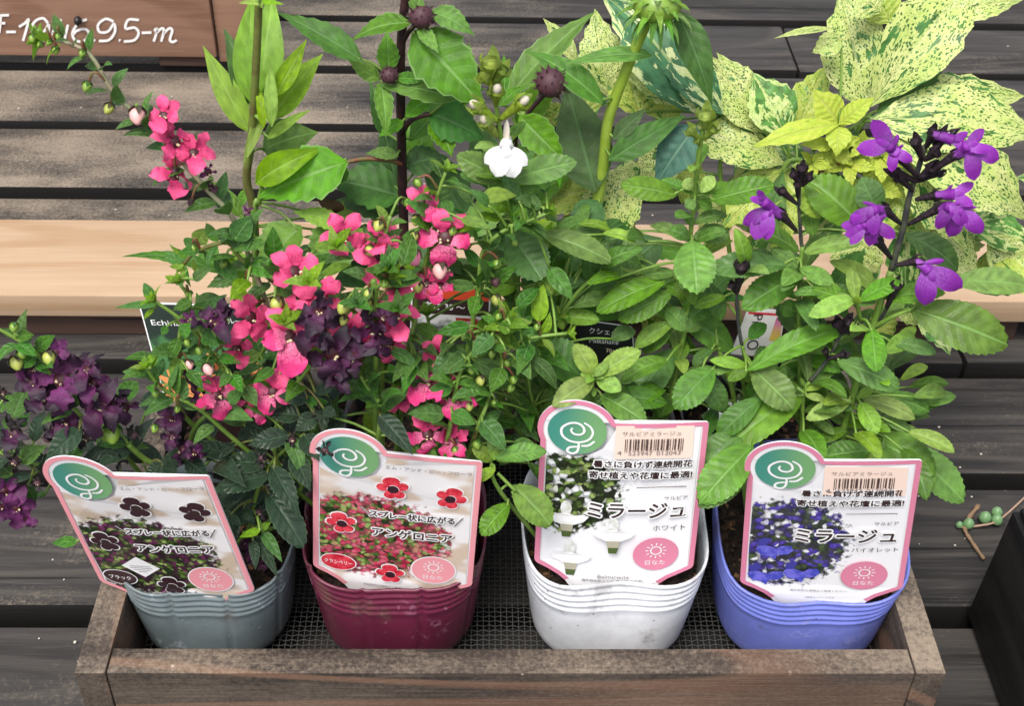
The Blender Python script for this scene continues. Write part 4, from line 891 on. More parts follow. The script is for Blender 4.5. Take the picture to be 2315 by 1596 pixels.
link('dried_leaf', leafmesh(at(2200, 1400, .59, 1), at(2130, 1310, .585, 1), .008, facing(at(2150, 1350, .59, 1)), 'ovate', .3, .8, .4, .5), plain('dry_leaf_brown', (.09, .05, .025), .8), p6, True)

# ------------------------------------------------------------------ thick-stemmed coneflower (behind the white pot)
p7, r7 = plant('coneflower_plant', 'black13', 'coneflower with thick pale green stem and green spiky flower head')
stem(p7, S_lim, [(1690, 700, .592, 5), (1678, 300, .592, 5), (1740, 1500, .592), (1805, 1120, .592), (1832, 850, .592), (1870, 700, .592), (1985, 400, .592), (2120, 90, .592), (2150, 20, .592)], .0031, .0026, 2, root=r7, sides=12)
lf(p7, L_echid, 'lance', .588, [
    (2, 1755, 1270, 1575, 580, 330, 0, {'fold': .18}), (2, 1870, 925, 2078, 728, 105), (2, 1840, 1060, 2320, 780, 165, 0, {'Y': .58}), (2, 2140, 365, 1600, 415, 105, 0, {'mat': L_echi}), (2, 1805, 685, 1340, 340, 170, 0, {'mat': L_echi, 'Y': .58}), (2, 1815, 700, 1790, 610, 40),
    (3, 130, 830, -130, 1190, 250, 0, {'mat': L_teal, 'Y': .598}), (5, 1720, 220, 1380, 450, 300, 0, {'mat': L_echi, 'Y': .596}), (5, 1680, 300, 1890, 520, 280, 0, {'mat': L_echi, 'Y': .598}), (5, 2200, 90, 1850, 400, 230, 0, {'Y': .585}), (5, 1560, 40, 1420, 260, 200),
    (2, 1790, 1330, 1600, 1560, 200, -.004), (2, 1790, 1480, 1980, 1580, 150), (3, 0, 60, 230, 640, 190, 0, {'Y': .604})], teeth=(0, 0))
hc = at(2165, 25, .590, 2); hd = link('flower_head', ball(hc, .012, V((0, 0, 1)), .75, .1, 16), M_gbud, p7, True)
for k in range(60):
    z = 1-2*(k+.5)/66; an = k*2.4; d = V((math.cos(an)*math.sqrt(1-z*z), math.sin(an)*math.sqrt(1-z*z), z))
    link('bract', leafmesh(hc+d*.009, hc+d*(.0165 if z > -.1 else .021)-V((0, 0, .002)), .0024, (V((0, 0, 1))+d*.2).normalized(), 'spike', .1, .2, .1, 0, 4), M_head if z > -.3 else L_echi, hd, True)

# ------------------------------------------------------------------ variegated creeper (behind the blue pot)
p8, r8 = plant('variegated_creeper', 'black14', 'variegated creeper with large cream leaves speckled and splashed green')
stem(p8, S_grn, [(700, 1700, .605), (720, 1090, .615), (1000, 1100, .612), (1240, 800, .612)], .0018, .0014, 3, root=r8)
stem(p8, S_red, [(700, 1350, .61), (990, 1130, .604), (1200, 1010, .600), (1250, 960, .60)], .0014, .0009, 3, root=r8)
stem(p8, S_grn, [(300, 1300, .612), (320, 1000, .622), (300, 755, .628)], .0015, .001, 3, root=r8)
stem(p8, S_grn, [(900, 1000, .606), (1075, 825, .602)], .001, .0007, 3); stem(p8, S_grn, [(1130, 860, .606), (1230, 800, .606)], .001, .0008, 3)
V1 = [  # cream leaflets
    (3, 620, 880, 215, 400, 300, 0, {'Y': .625}), (3, 700, 1080, 20, 875, 320, 0, {'Y': .613, 'arch': .12}), (3, 720, 900, 520, 505, 300, 0, {'mat': L_varg, 'Y': .617}), (3, 790, 900, 965, 460, 250, 0, {'mat': L_vary, 'Y': .628}),
    (3, 690, 1130, 330, 1480, 280, 0, {'mat': L_vary, 'Y': .609}), (3, 730, 1120, 660, 1660, 260, 0, {'mat': L_vary, 'Y': .607}), (3, 660, 1100, 415, 1170, 150, 0, {'Y': .62}), (3, 610, 870, 290, 380, 180, 0, {'Y': .635}),
    (3, 1240, 720, 1110, -10, 400, 0, {'Y': .622, 'fold': .3}), (3, 1290, 690, 1960, -160, 440, 0, {'Y': .612, 'arch': .16, 'fold': .42}), (3, 1700, 120, 2260, -10, 150, 0, {'Y': .62}), (3, 1330, 740, 1740, 458, 200, 0, {'mat': L_echid, 'Y': .606}), (3, 1340, 80, 1180, -60, 190, 0, {'Y': .63}), (3, 1420, 150, 1280, -80, 200, 0, {'Y': .632, 'mat': L_vary}),
    (3, 1290, 790, 2330, 880, 420, 0, {'Y': .606, 'arch': .1}), (3, 1300, 780, 2230, 640, 330, 0, {'Y': .618}), (3, 1400, 850, 2310, 1400, 430, 0, {'Y': .602, 'arch': .1}), (3, 1040, 185, 675, 232, 42, 0, {'Y': .62, 'fold': .1}), (3, 1100, 260, 910, 335, 130, 0, {'Y': .626}),
    (3, 1500, 950, 1900, 1600, 420, 0, {'Y': .608}), (3, 300, 750, -150, 250, 230, 0, {'mat': L_varb, 'Y': .622}),
    (2, 2480, 760, 1870, -20, 430, 0, {'mat': L_varb, 'Y': .624, 'arch': .1}), (2, 1850, 640, 1755, 95, 250, 0, {'Y': .64}), (2, 1640, 420, 1428, 138, 100, 0, {'Y': .645}), (2, 2400, 640, 2000, 500, 260, 0, {'Y': .628, 'mat': L_var}), (2, 2050, 760, 1950, 400, 300, 0, {'mat': L_vary, 'Y': .634}), (2, 1700, 800, 1640, 500, 240, 0, {'mat': L_vary, 'Y': .638}), (2, 2250, 820, 2180, 480, 260, 0, {'mat': L_vary, 'Y': .632}),
    (2, 1740, 1250, 1350, 1340, 250, 0, {'mat': L_vary, 'Y': .618}), (2, 1990, 1090, 1790, 1640, 360, 0, {'Y': .615}), (2, 2120, 1130, 1830, 1190, 160, 0, {'mat': L_varg, 'Y': .62}), (2, 1560, 700, 1450, 830, 180, 0, {'mat': L_vary, 'Y': .635}), (2, 1560, 1420, 1640, 1600, 200, 0, {'mat': L_vary, 'Y': .62}), (2, 2270, 950, 2080, 1250, 260, 0, {'mat': L_var, 'Y': .624}),
    (5, 2220, 380, 2080, 690, 170, 0, {'mat': L_vary, 'Y': .60}), (5, 2250, 300, 2180, 820, 110, 0, {'mat': L_vary, 'Y': .605}), (5, 1850, 0, 1960, 150, 260, 0, {'mat': L_var, 'Y': .62}),
    (6, 1220, 40, 1180, 400, 330, 0, {'Y': .604}), (6, 1350, 250, 1050, 420, 240, 0, {'mat': L_varg, 'Y': .607}), (6, 1600, 60, 1990, 330, 330, 0, {'Y': .607}), (6, 1950, 20, 2330, 120, 280, 0, {'mat': L_varg, 'Y': .612}), (6, 2080, 60, 2250, 330, 240, 0, {'Y': .608}), (6, 1600, 520, 1805, 830, 200, -.01, {'mat': L_varg, 'Y': .59}), (6, 1450, 430, 1640, 660, 240, 0, {'Y': .598}), (6, 1280, 560, 1420, 760, 170, 0, {'mat': L_vary, 'Y': .60}),
    (6, 700, 60, 420, 330, 260, 0, {'mat': L_vary, 'Y': .613}), (6, 860, 360, 930, 560, 120, 0, {'mat': L_vary, 'Y': .60}), (6, 650, 20, 560, 250, 200, 0, {'mat': L_varg, 'Y': .61}), (3, 420, 1200, 160, 1560, 260, 0, {'mat': L_var, 'Y': .626}), (3, 120, 1050, 40, 1330, 190, 0, {'mat': L_vary, 'Y': .63}),
    (3, 1180, 860, 1120, 1010, 110, 0, {'mat': L_echid, 'Y': .606}), (3, 1500, 1150, 1300, 1550, 300, 0, {'mat': L_vary, 'Y': .612}), (3, 1000, 1000, 760, 1480, 280, 0, {'mat': L_vary, 'Y': .618}), (3, 700, 1130, 560, 1640, 130, 0, {'mat': L_echid, 'Y': .603})]
lf(p8, L_var, 'var', .61, V1, jit=.22)
for cx_, cy_, k0, ds in ((1075, 822, .602, ((920, 610, 170), (1290, 658, 110), (545, 955, 125), (1060, 1010, 130), (1170, 760, 60))), ):
    lf(p8, L_star, 'var', k0, [(3, cx_, cy_, a, b, wd, -.006) for a, b, wd in ds], teeth=(5, .1))
for cx_, cy_, R_ in ((1030, 975, 190), (1360, 1040, 200), (1140, 1085, 170), (1320, 1220, 190), (1230, 960, 120), (900, 1080, 120)):
    for k in range(5):
        a = k*1.257+cx_; lf(p8, L_star, 'var', .603, [(3, cx_, cy_, cx_+R_*math.cos(a), cy_+R_*.8*math.sin(a), R_*.46, -.004)], teeth=(4, .15))

# ------------------------------------------------------------------ white salvia (white pot)
p3, r3 = plant('white_salvia', 'white3', 'salvia with a white flower and fresh green rounded leaves in the white pot')
yb = .52
s1 = stem(p3, S_grn, [(1130, 900, .530, 0), (1165, 720, .532, 0), (1240, 400, .534, 5), (1195, 1380, .534), (1178, 1190, .534), (1160, 1080, .534), (1130, 900, .533), (1100, 700, .532), (1078, 540, .532), (1066, 470, .532)], .0016, .0010, 2, root=r3+V((-.01, .012, 0)))
s2 = stem(p3, S_grn, [(1511, 920, .535, 0), (1530, 832, .538, 0), (1553, 712, .540, 0), (90, 1560, .541), (120, 1300, .541), (150, 1000, .541), (190, 780, .541)], .0016, .0010, 3, root=r3+V((.015, .015, 0)))
s3 = stem(p3, S_grn, [(1742, 1180, .498, 5), (1750, 1020, .496, 5)], .0014, .001, 5, root=r3)
s4 = stem(p3, S_grn, [(1500, 800, .53, 5), (1508, 615, .53, 5)], .0012, .0009, 5, root=r3+V((.005, .01, 0)))
s5 = stem(p3, S_grn, [(1130, 1110, .468, 0), (1110, 1045, .470, 0)], .0013, .0009, 0, root=r3+V((-.032, -.012, 0)))
s6 = stem(p3, S_grn, [(1350, 1200, .515, 5), (1355, 800, .52, 5)], .0012, .0008, 5, root=r3)
lf(p3, L_sal, 'oblong', .532, [
    (2, 1185, 1192, 1595, 1072, 175, -.006), (2, 1160, 1195, 865, 1040, 175, -.006), (2, 1212, 1205, 1392, 1168, 90), (2, 1140, 1200, 880, 1150, 110), (2, 1195, 1385, 983, 1338, 140, -.004), (2, 1245, 1375, 1432, 1232, 120, -.004),
    (5, 1190, 50, 1390, 350, 280, -.008, {'mat': L_sald}), (5, 1240, 405, 1075, 440, 125, -.004, {'mat': L_saly}), (5, 1255, 400, 1420, 400, 110, 0, {'mat': L_saly}), (5, 1240, 440, 1355, 635, 145, -.006), (5, 1345, 435, 1560, 400, 150), (5, 1405, 60, 1835, 220, 185, -.004), (5, 1770, 115, 2045, 275, 130, 0, {'Y': .545}), (5, 1390, 90, 1420, 170, 90),
    (5, 1510, 612, 1560, 465, 120, 0, {'mat': L_saly}), (5, 1515, 615, 1765, 625, 125, -.003, {'mat': L_saly}), (5, 1560, 590, 1930, 585, 150, 0, {'Y': .54, 'mat': L_sald}), (5, 1510, 625, 1540, 690, 50, 0, {'mat': L_saly}), (5, 1500, 600, 1370, 500, 120, 0, {'mat': L_sald}), (5, 1490, 640, 1400, 560, 90)], jit=.25)
lf(p3, L_saly, 'oblong', .495, [(5, 1745, 1005, 1632, 808, 165, -.002), (5, 1765, 1000, 2035, 845, 165, -.002), (5, 1740, 1030, 1500, 1180, 175, -.008), (5, 1765, 1020, 1912, 1090, 125, -.006), (5, 1750, 1005, 1830, 920, 70), (5, 1740, 1010, 1700, 1040, 60, -.004), (5, 1745, 1080, 1745, 1135, 35, -.003), (5, 1790, 1130, 2070, 1290, 195, -.008, {'mat': L_sal}), (5, 1710, 1050, 1390, 800, 290, 0, {'mat': L_sald, 'Y': .51}), (5, 1800, 1140, 2200, 1180, 170, 0, {'mat': L_sald, 'Y': .508})], jit=.15)
lf(p3, L_sal, 'oblong', .538, [
    (3, 225, 1325, 618, 1225, 185, -.004), (2, 2290, 1290, 1950, 1225, 150, -.004), (3, 100, 1250, 50, 1190, 90, 0, {'mat': L_saly}), (3, 160, 1270, 240, 1170, 90, 0, {'mat': L_saly}), (3, 120, 1330, 60, 1370, 80), (3, 150, 1320, 220, 1380, 80), (3, 110, 1480, 318, 1415, 95), (3, 100, 1490, 60, 1420, 70),
    (6, 110, 80, 335, 60, 135), (6, 80, 90, -40, 30, 120), (6, 100, 110, 130, 430, 265, -.01, {'fold': .1}), (5, 2290, 320, 2085, 330, 90), (5, 2280, 370, 2370, 480, 130), (5, 2215, 370, 1795, 555, 170, -.003), (5, 2260, 450, 1930, 620, 170, 0, {'mat': L_sald}), (6, 370, 830, 75, 640, 215, -.004, {'mat': L_sald}), (6, 60, 640, 250, 500, 150, 0, {'mat': L_sald}), (6, 40, 700, 160, 650, 110, 0, {'mat': L_sald}),
    (5, 2270, 650, 2035, 800, 135), (5, 2260, 700, 2080, 830, 150, 0, {'mat': L_sald}), (5, 2285, 830, 2010, 1160, 230, -.008, {'mat': L_sald}), (5, 2290, 900, 2350, 780, 110), (5, 2250, 1180, 2150, 1300, 110, -.006), (6, 70, 700, -60, 560, 140), (6, 200, 380, 300, 620, 130, 0, {'mat': L_sald}), (6, 60, 470, -60, 400, 110)], jit=.25)
lf(p3, L_saly, 'oblong', .468, [(5, 1080, 1560, 955, 1490, 120, -.004), (5, 1095, 1555, 1245, 1525, 110, -.002), (5, 1095, 1550, 1410, 1500, 150, 0, {'mat': L_sal}), (5, 1085, 1550, 1110, 1385, 145, 0), (5, 1085, 1560, 1090, 1500, 60), (0, 1160, 1100, 1242, 1180, 88, -.004, {'mat': L_sal}), (0, 1150, 1140, 1092, 1205, 62, -.004, {'mat': L_sal}), (0, 1120, 1060, 1080, 1085, 32)], jit=.15)
stem(p3, S_grn, [(1125, 1070, .468), (1150, 1095, .466), (1165, 1110, .465)], .0009, .0008, 0)
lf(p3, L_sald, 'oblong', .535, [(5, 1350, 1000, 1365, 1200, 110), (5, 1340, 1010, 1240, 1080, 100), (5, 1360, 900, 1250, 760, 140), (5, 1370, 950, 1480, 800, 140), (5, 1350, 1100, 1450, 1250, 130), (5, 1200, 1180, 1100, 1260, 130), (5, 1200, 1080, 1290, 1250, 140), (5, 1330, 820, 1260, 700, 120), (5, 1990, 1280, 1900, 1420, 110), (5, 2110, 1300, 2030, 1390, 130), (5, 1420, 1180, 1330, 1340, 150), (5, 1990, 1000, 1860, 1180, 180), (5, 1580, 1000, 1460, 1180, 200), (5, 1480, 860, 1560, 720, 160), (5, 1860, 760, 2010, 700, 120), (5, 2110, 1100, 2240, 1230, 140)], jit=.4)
# white flower and its pale calyces
def salvia_flower(pl, c, s, mats, face=None, lobes=.5):
    f = face or facing(c, -.1, .1); r_ = f.cross(V((0, 0, 1))).normalized(); u_ = r_.cross(f)
    root = link('flower', tube([c-f*s*.35+u_*s*.15, c-f*s*.1+u_*s*.12, c+u_*s*.08+f*s*.05], s*.10, s*.16, 8), mats[0], pl, True)
    link('hood', leafmesh(c+u_*s*.05, c+u_*s*.66+f*s*.12, s*.13, (f*-.3+u_*.6).normalized(), 'oblong', .12, -.9, -.1, 0, 8, (0, 0)), mats[1], root, True)
    for sg_ in (-1, 1):
        link('petal', leafmesh(c+u_*s*.05+f*s*.03, c-u_*s*.62+r_*sg_*s*.24+f*s*.10, s*.25, (f+u_*.15+r_*sg_*.25).normalized(), 'petal', .04, -.1, .15, .12, 9), mats[0], root, True)
        link('petal', leafmesh(c+u_*s*.05+f*s*.02, c-u_*s*.34+r_*sg_*s*.50+f*s*.02, s*.17, (f+r_*sg_*.4).normalized(), 'petal', .03, -.1, .2, .1, 8), mats[0], root, True)
    link('petal', leafmesh(c+u_*s*.10+f*s*.05, c-u_*s*.25+f*s*.10, s*.14, (f+u_*.3).normalized(), 'petal', .16, -.3, .1, .03, 8), mats[0], root, True)
    return root
def calyx(pl, B, T, r, mat, name='calyx'):
    p = [B, B.lerp(T, .4), B.lerp(T, .8), T]; o = link(name, tube(crom(p, 3), r*.35, r, 8), mat, pl, True); ax = (T-B).normalized()
    a = ax.orthogonal().normalized(); b = ax.cross(a)
    for k in range(3):
        d = a*math.cos(k*2.1+.5)+b*math.sin(k*2.1+.5); link('calyx_tip', leafmesh(T+d*r*.75-ax*r*.6, T+d*r*.8+ax*r*1.5, r*.8, d, 'spike', .1, .2, 0, 0, 4), mat, o, True)
    return o
fc = at(1165, 985, .520, 2); F_hood = petalmat('cream_hood', (.62, .56, .46), (.70, .66, .58), (.6, .5, .4), .2, amt=.1, var=.02)
salvia_flower(p3, fc, .0205, (F_wht, F_hood))
for bx, by, tx, ty, r_, wh in ((1105, 800, 970, 700, .0036, 1), (1130, 785, 1270, 675, .0036, 1), (1105, 900, 1030, 800, .0036, 1), (1095, 690, 1105, 600, .0034, 1), (1075, 560, 1010, 500, .0034, 0), (1085, 550, 1145, 460, .0034, 0), (1062, 510, 1064, 410, .0046, 0), (1080, 660, 1060, 600, .002, 0), (1130, 990, 1180, 940, .0024, 0)):
    B, T = at(bx, by, .531, 2), at(tx, ty, .528, 2); calyx(p3, B, T, r_, M_calg)
    if wh: link('flower_bud', ball(T+(T-B).normalized()*.0014, .0022, (T-B).normalized(), 1.3, .2), F_hood, p3, True)
for bx, by, tx, ty in ((1210, 1360, 1228, 1300),): calyx(p3, at(bx, by, .530, 2), at(tx, ty, .528, 2), .0026, M_calg)
for bx, by, tx, ty, r_ in ((150, 920, 90, 860, .0028), (180, 920, 240, 850, .0028), (185, 850, 190, 760, .0042), (150, 960, 130, 930, .0016)): calyx(p3, at(bx, by, .540, 3), at(tx, ty, .538, 3), r_, M_calg)
for t_ in (1170,): pass
for bx, tx in ((1165, 1110), (1190, 1215)): stem(p3, S_grn, [(bx, 1190, .533), ((bx+tx)/2, 1130, .532), (tx, 1085, .532)], .0007, .0006, 2, 3, name='leaf_stalk')

os_ = lambda f: 1-.3*f
pairs(p3, s1, lambda t: L_saly if rnd.random() < .35 else L_sal, 'oblong', .18, .66, 7, .026, .0115, .5, .35, os_)
pairs(p3, s2, lambda t: L_saly if rnd.random() < .35 else L_sal, 'oblong', .15, .80, 9, .024, .0105, .5, .35, os_, spin=.6)
pairs(p3, s4, L_sal, 'oblong', .3, .9, 4, .024, .010, .5, .35); pairs(p3, s6, L_sal, 'oblong', .3, .98, 5, .024, .010, .5, .35)
crown(p3, s6[-1], 6, .014, .006, L_saly, None, 'oblong'); crown(p3, s4[-1], 5, .010, .005, L_saly, None, 'oblong'); crown(p3, s3[-1], 4, .010, .006, L_saly, None, 'oblong')
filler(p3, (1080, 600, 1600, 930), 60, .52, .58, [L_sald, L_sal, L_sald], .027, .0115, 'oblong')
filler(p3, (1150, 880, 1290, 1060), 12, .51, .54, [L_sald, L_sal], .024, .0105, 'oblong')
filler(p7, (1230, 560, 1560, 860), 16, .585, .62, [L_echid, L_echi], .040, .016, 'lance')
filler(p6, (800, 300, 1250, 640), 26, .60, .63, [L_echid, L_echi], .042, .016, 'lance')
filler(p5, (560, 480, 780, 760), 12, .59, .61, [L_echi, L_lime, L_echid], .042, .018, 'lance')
filler(p3, (1150, 520, 1600, 760), 46, .53, .57, [L_sal, L_sald, L_saly], .021, .0088, 'oblong')
filler(p8, (1640, 380, 1830, 600), 8, .62, .645, [L_vary, L_varg, L_var], .045, .022, 'var')
filler(p8, (2130, 400, 2320, 640), 9, .605, .63, [L_var, L_vary, L_varg], .05, .025, 'var')
filler(p8, (1880, 480, 2120, 640), 7, .605, .625, [L_vary, L_varg], .04, .02, 'var')

# ------------------------------------------------------------------ violet salvia (blue pot)
p4, r4 = plant('violet_salvia', 'blue4', 'salvia with violet flowers on dark stems and broad green leaves in the blue pot')
q1 = stem(p4, S_grn, [(1080, 1460, .515), (1160, 1150, .516), (1300, 660, .520), (1420, 300, .522)], .0022, .0017, 6, root=r4+V((.012, .01, 0)))
q1b = stem(p4, S_vio, [(1420, 300, .522), (1500, 10, .523), (1540, 1300, .524, 3), (1600, 1110, .524, 3), (1645, 960, .524, 3)], .0017, .0012, 6)
q2 = stem(p4, S_grn, [(815, 1420, .520), (812, 900, .530), (808, 480, .535), (830, 140, .536)], .0015, .0011, 6, root=r4+V((-.012, .012, 0)))
q2b = stem(p4, S_vio, [(830, 140, .536), (822, 1590, .536, 3), (808, 1350, .536, 3), (815, 1200, .536, 3)], .0011, .0008, 6)
q3 = stem(p4, S_grn, [(560, 1250, .522), (475, 960, .525), (430, 800, .526)], .0013, .001, 6, root=r4+V((-.025, .01, 0)))
q3b = stem(p4, S_vio, [(430, 800, .526), (405, 640, .527), (395, 450, .527)], .001, .0008, 6)
q4 = stem(p4, S_grn, [(822, 1420, .512), (838, 1130, .514), (880, 1040, .515)], .0013, .0011, 6, root=r4+V((-.006, .004, 0)))
q4b = stem(p4, S_vio, [(880, 1040, .515), (1000, 890, .516), (1090, 720, .516)], .0011, .0008, 6)
stem(p4, S_grn, [(460, 1170, .53, 10), (340, 760, .535, 10), (275, 560, .537, 10)], .0016, .0012, 10, root=r4+V((-.03, .014, 0)))
stem(p4, S_grn, [(580, 1110, .532, 10), (510, 900, .535, 10), (480, 760, .537, 10)], .0011, .0009, 10, root=r4+V((-.025, .016, 0)))
stem(p4, S_grn, [(1310, 675, .520), (1430, 610, .515), (1550, 560, .512)], .0012, .001, 6, name='leaf_stalk')
stem(p4, S_grn, [(1230, 680, .52), (1200, 560, .515), (1190, 490, .513)], .0011, .0009, 6, name='branch')
stem(p4, S_vio, [(1340, 640, .521), (1400, 540, .520), (1440, 470, .519)], .0010, .0007, 6, name='branch')
lf(p4, L_sal, 'oblong', .512, [
    (6, 1545, 555, 2150, 780, 320, -.006, {'arch': .1, 'fold': .15}), (6, 1830, 380, 2310, 390, 210, 0, {'Y': .525}), (6, 1550, 560, 1700, 640, 150, 0, {'Y': .53, 'mat': L_sald}), (6, 1290, 690, 1320, 955, 160, -.008), (6, 1185, 490, 895, 600, 130, -.003, {'mat': L_saly}), (6, 1185, 500, 1150, 298, 95, 0, {'mat': L_saly}), (6, 1205, 505, 1460, 375, 125, -.002), (6, 1170, 510, 920, 430, 130), (6, 1180, 520, 1200, 480, 60, -.004, {'mat': L_saly}), (6, 1380, 850, 1560, 735, 125), (6, 1065, 905, 1455, 1070, 185, -.005), (6, 1200, 540, 1310, 510, 60),
    (6, 1150, 1165, 885, 1275, 130, -.006, {'mat': L_saly}), (6, 1230, 1150, 1565, 1260, 140, -.004, {'mat': L_saly}), (6, 1380, 1120, 1655, 1230, 140, 0, {'Y': .52}), (6, 1215, 1180, 1320, 1370, 140, -.008, {'mat': L_saly}), (6, 1200, 1150, 1290, 1090, 70, 0, {'mat': L_saly}), (6, 1150, 1150, 1020, 1040, 110, 0, {'Y': .525}), (6, 1380, 1300, 1530, 1350, 90), (6, 1260, 1400, 1680, 1640, 300, -.012, {'arch': .15}), (6, 1400, 1330, 1620, 1440, 130), (6, 1240, 1500, 1280, 1350, 130), (0, 2030, 1000, 2170, 1125, 95, -.006), (0, 2000, 985, 2100, 1100, 110, -.006), (6, 1130, 1360, 950, 1430, 100), (6, 1280, 1500, 980, 1540, 190, 0, {'Y': .50}),
    (6, 820, 1135, 375, 1450, 270, -.012, {'arch': .12, 'fold': .15}), (6, 500, 955, 755, 1195, 240, -.008), (6, 470, 965, 1065, 690, 200, -.002, {'fold': .35}), (6, 240, 950, 5, 1200, 230, -.006, {'mat': L_sald}), (6, 150, 960, 305, 1220, 170, 0, {'mat': L_sald, 'Y': .52}), (6, 560, 1150, 280, 1400, 190, 0, {'mat': L_sald, 'Y': .50}), (6, 470, 940, 240, 900, 85, -.003, {'mat': L_saly}), (6, 465, 970, 345, 1030, 80, -.003), (6, 420, 1400, 200, 1596, 260, -.004, {'mat': L_sald, 'Y': .49}), (6, 840, 1130, 740, 1085, 75, 0, {'mat': L_saly}), (6, 850, 1130, 975, 1155, 60, 0, {'mat': L_saly}), (6, 850, 1100, 960, 1070, 50, 0, {'mat': L_saly}), (6, 850, 1080, 820, 1020, 30),
    (0, 1700, 1010, 1590, 1130, 100, -.008, {'mat': L_sal, 'Y': .478}), (0, 1690, 1075, 1588, 1140, 62, -.004, {'mat': L_sald, 'Y': .47}), (0, 1680, 1040, 1640, 960, 70, 0, {'mat': L_sald, 'Y': .50})], jit=.2)
lf(p4, L_sal, 'oblong', .532, [(3, 1215, 1500, 885, 1200, 300, 0, {'fold': .12, 'Y': .53}), (3, 1330, 1420, 1230, 1190, 190, 0, {'mat': L_sald, 'Y': .535}), (3, 940, 1440, 850, 1250, 160, 0, {'mat': L_saly}), (3, 900, 1560, 880, 1330, 130), (6, 815, 290, 1020, 385, 120, -.004), (6, 795, 285, 640, 165, 110), (6, 800, 340, 465, 530, 230, -.006), (6, 720, 270, 245, 290, 190, 0, {'mat': L_sald}), (6, 780, 580, 690, 540, 130), (6, 1000, 720, 690, 560, 240, 0, {'mat': L_sald, 'Y': .54}), (6, 800, 270, 860, 300, 40), (6, 480, 760, 580, 660, 110, 0, {'mat': L_sald}), (6, 1000, 880, 880, 760, 200, 0, {'mat': L_sald}), (6, 870, 960, 900, 1200, 200, 0, {'mat': L_sald}), (6, 1050, 900, 1180, 800, 150), (6, 240, 820, 110, 920, 90, 0, {'mat': L_sald}), (6, 860, 1000, 740, 820, 180, 0, {'mat': L_sald}), (6, 620, 1000, 560, 820, 170, 0, {'mat': L_sald}), (6, 1500, 60, 1850, 280, 190, 0, {'mat': L_sald, 'Y': .54})], jit=.25)
def vio(pl, cb, ct, petals, wi, Y, s=.0135, cr=.0027):
    B, T = at(*cb, Y, wi), at(*ct, Y-.004, wi); calyx(pl, B, T, cr, M_cald)
    for (x, y, sc, dx, dy) in petals:
        c = at(x, y, Y-.008, wi); k = WIN[wi][2]
        ax = (at(x+dx, y+dy, Y-.010, wi)-c)
        root = link('flower', tube(crom([T-(T-B)*.1, T.lerp(c, .5), c], 4), cr*.7, cr*1.05, 8), F_vio, pl, True)
        f = facing(c, 0, .15); r_ = ax.normalized(); u_ = f.cross(r_)
        link('hood', leafmesh(T.lerp(c, .4)+V((0, 0, .001)), c-r_*s*sc*.1+(-u_ if u_.z < 0 else u_)*s*sc*.42, s*sc*.13, (f+V((0, 0, .5))).normalized(), 'oblong', .2, -.9, .1, 0, 8, (0, 0)), F_vio, root, True)
        for sg_ in (-1, 1):
            d = (r_+u_*sg_*.62).normalized(); link('petal', leafmesh(c-r_*s*sc*.1, c+d*s*sc*.88+f*s*.03, s*sc*.23, (f+d*.3*rnd.uniform(-1, 1)).normalized(), 'petal', .05, -.12, .12, .22, 9), F_vio, root, True)
        link('petal', leafmesh(c-r_*s*sc*.1, c+r_*s*sc*.40+f*s*.06, s*sc*.17, f, 'petal', .12, -.3, .1, .1, 8), F_vio, root, True)
vio(p4, (1590, 1165), (1450, 1020), [(1400, 960, 1.25, -130, -60), (1440, 1000, .8, 30, 60)], 3, .520)
vio(p4, (1610, 1180), (1850, 1020), [(1960, 985, 1.3, 90, 130), (1930, 960, .8, 130, -40)], 3, .520)
vio(p4, (1480, 1480), (1375, 1385), [(1295, 1390, 1.0, -60, 100), (1230, 1500, .85, -60, 30), (1310, 1480, 1., 30, 80)], 3, .518)
vio(p4, (1530, 1485), (1740, 1375), [(1810, 1370, 1.05, 10, 110), (1890, 1400, 1.3, 20, 160)], 3, .518)
vio(p4, (1580, 1320), (1720, 1290), [(1840, 1285, .8, 100, 0)], 3, .521)
vio(p4, (1645, 980), (1700, 880), [(1830, 930, .6, 60, 0)], 3, .524)
vio(p4, (1420, 225), (1325, 100), [(1250, 20, .9, -80, -10)], 6, .518)
vio(p4, (1450, 270), (1590, 240), [(1670, 310, 1.65, 60, 110)], 6, .512)
vio(p4, (790, 1525), (690, 1420), [(600, 1400, 1.15, -60, 90), (570, 1330, .6, -60, -50)], 3, .530)
lf(p4, F_vio, 'petal', .527, [(3, 600, 1400, 520, 1570, 110, 0, {'teeth': (0, 0)})])
for wi, bx, by, tx, ty, r_, Y in ((3, 1600, 1180, 1690, 1110, .003, .522), (3, 1590, 1200, 1430, 1130, .0028, .522), (3, 1625, 1060, 1580, 930, .0028, .522), (3, 1640, 1060, 1720, 1000, .003, .52), (3, 1660, 970, 1700, 860, .0022, .524), (3, 1700, 970, 1830, 890, .0026, .522), (3, 1700, 960, 1770, 870, .0022, .523), (3, 1560, 1260, 1470, 1170, .0026, .523), (3, 1600, 1200, 1740, 1140, .0022, .524), (3, 795, 1350, 690, 1260, .0024, .534), (3, 815, 1230, 770, 1150, .0022, .535), (3, 815, 1230, 830, 1110, .0026, .535), (3, 830, 1230, 880, 1170, .0022, .535), (3, 800, 1310, 800, 1220, .002, .534),
                                (6, 395, 450, 430, 270, .0036, .526), (6, 390, 450, 360, 400, .002, .527), (6, 1390, 550, 1455, 400, .0030, .518), (6, 1090, 720, 1060, 650, .0028, .515), (6, 1095, 710, 1140, 640, .003, .515), (6, 1100, 715, 1190, 680, .0026, .515), (6, 1000, 890, 1110, 860, .0022, .514), (6, 1000, 890, 985, 840, .0018, .515)):
    calyx(p4, at(bx, by, Y, wi), at(tx, ty, Y-.003, wi), r_, M_cald)
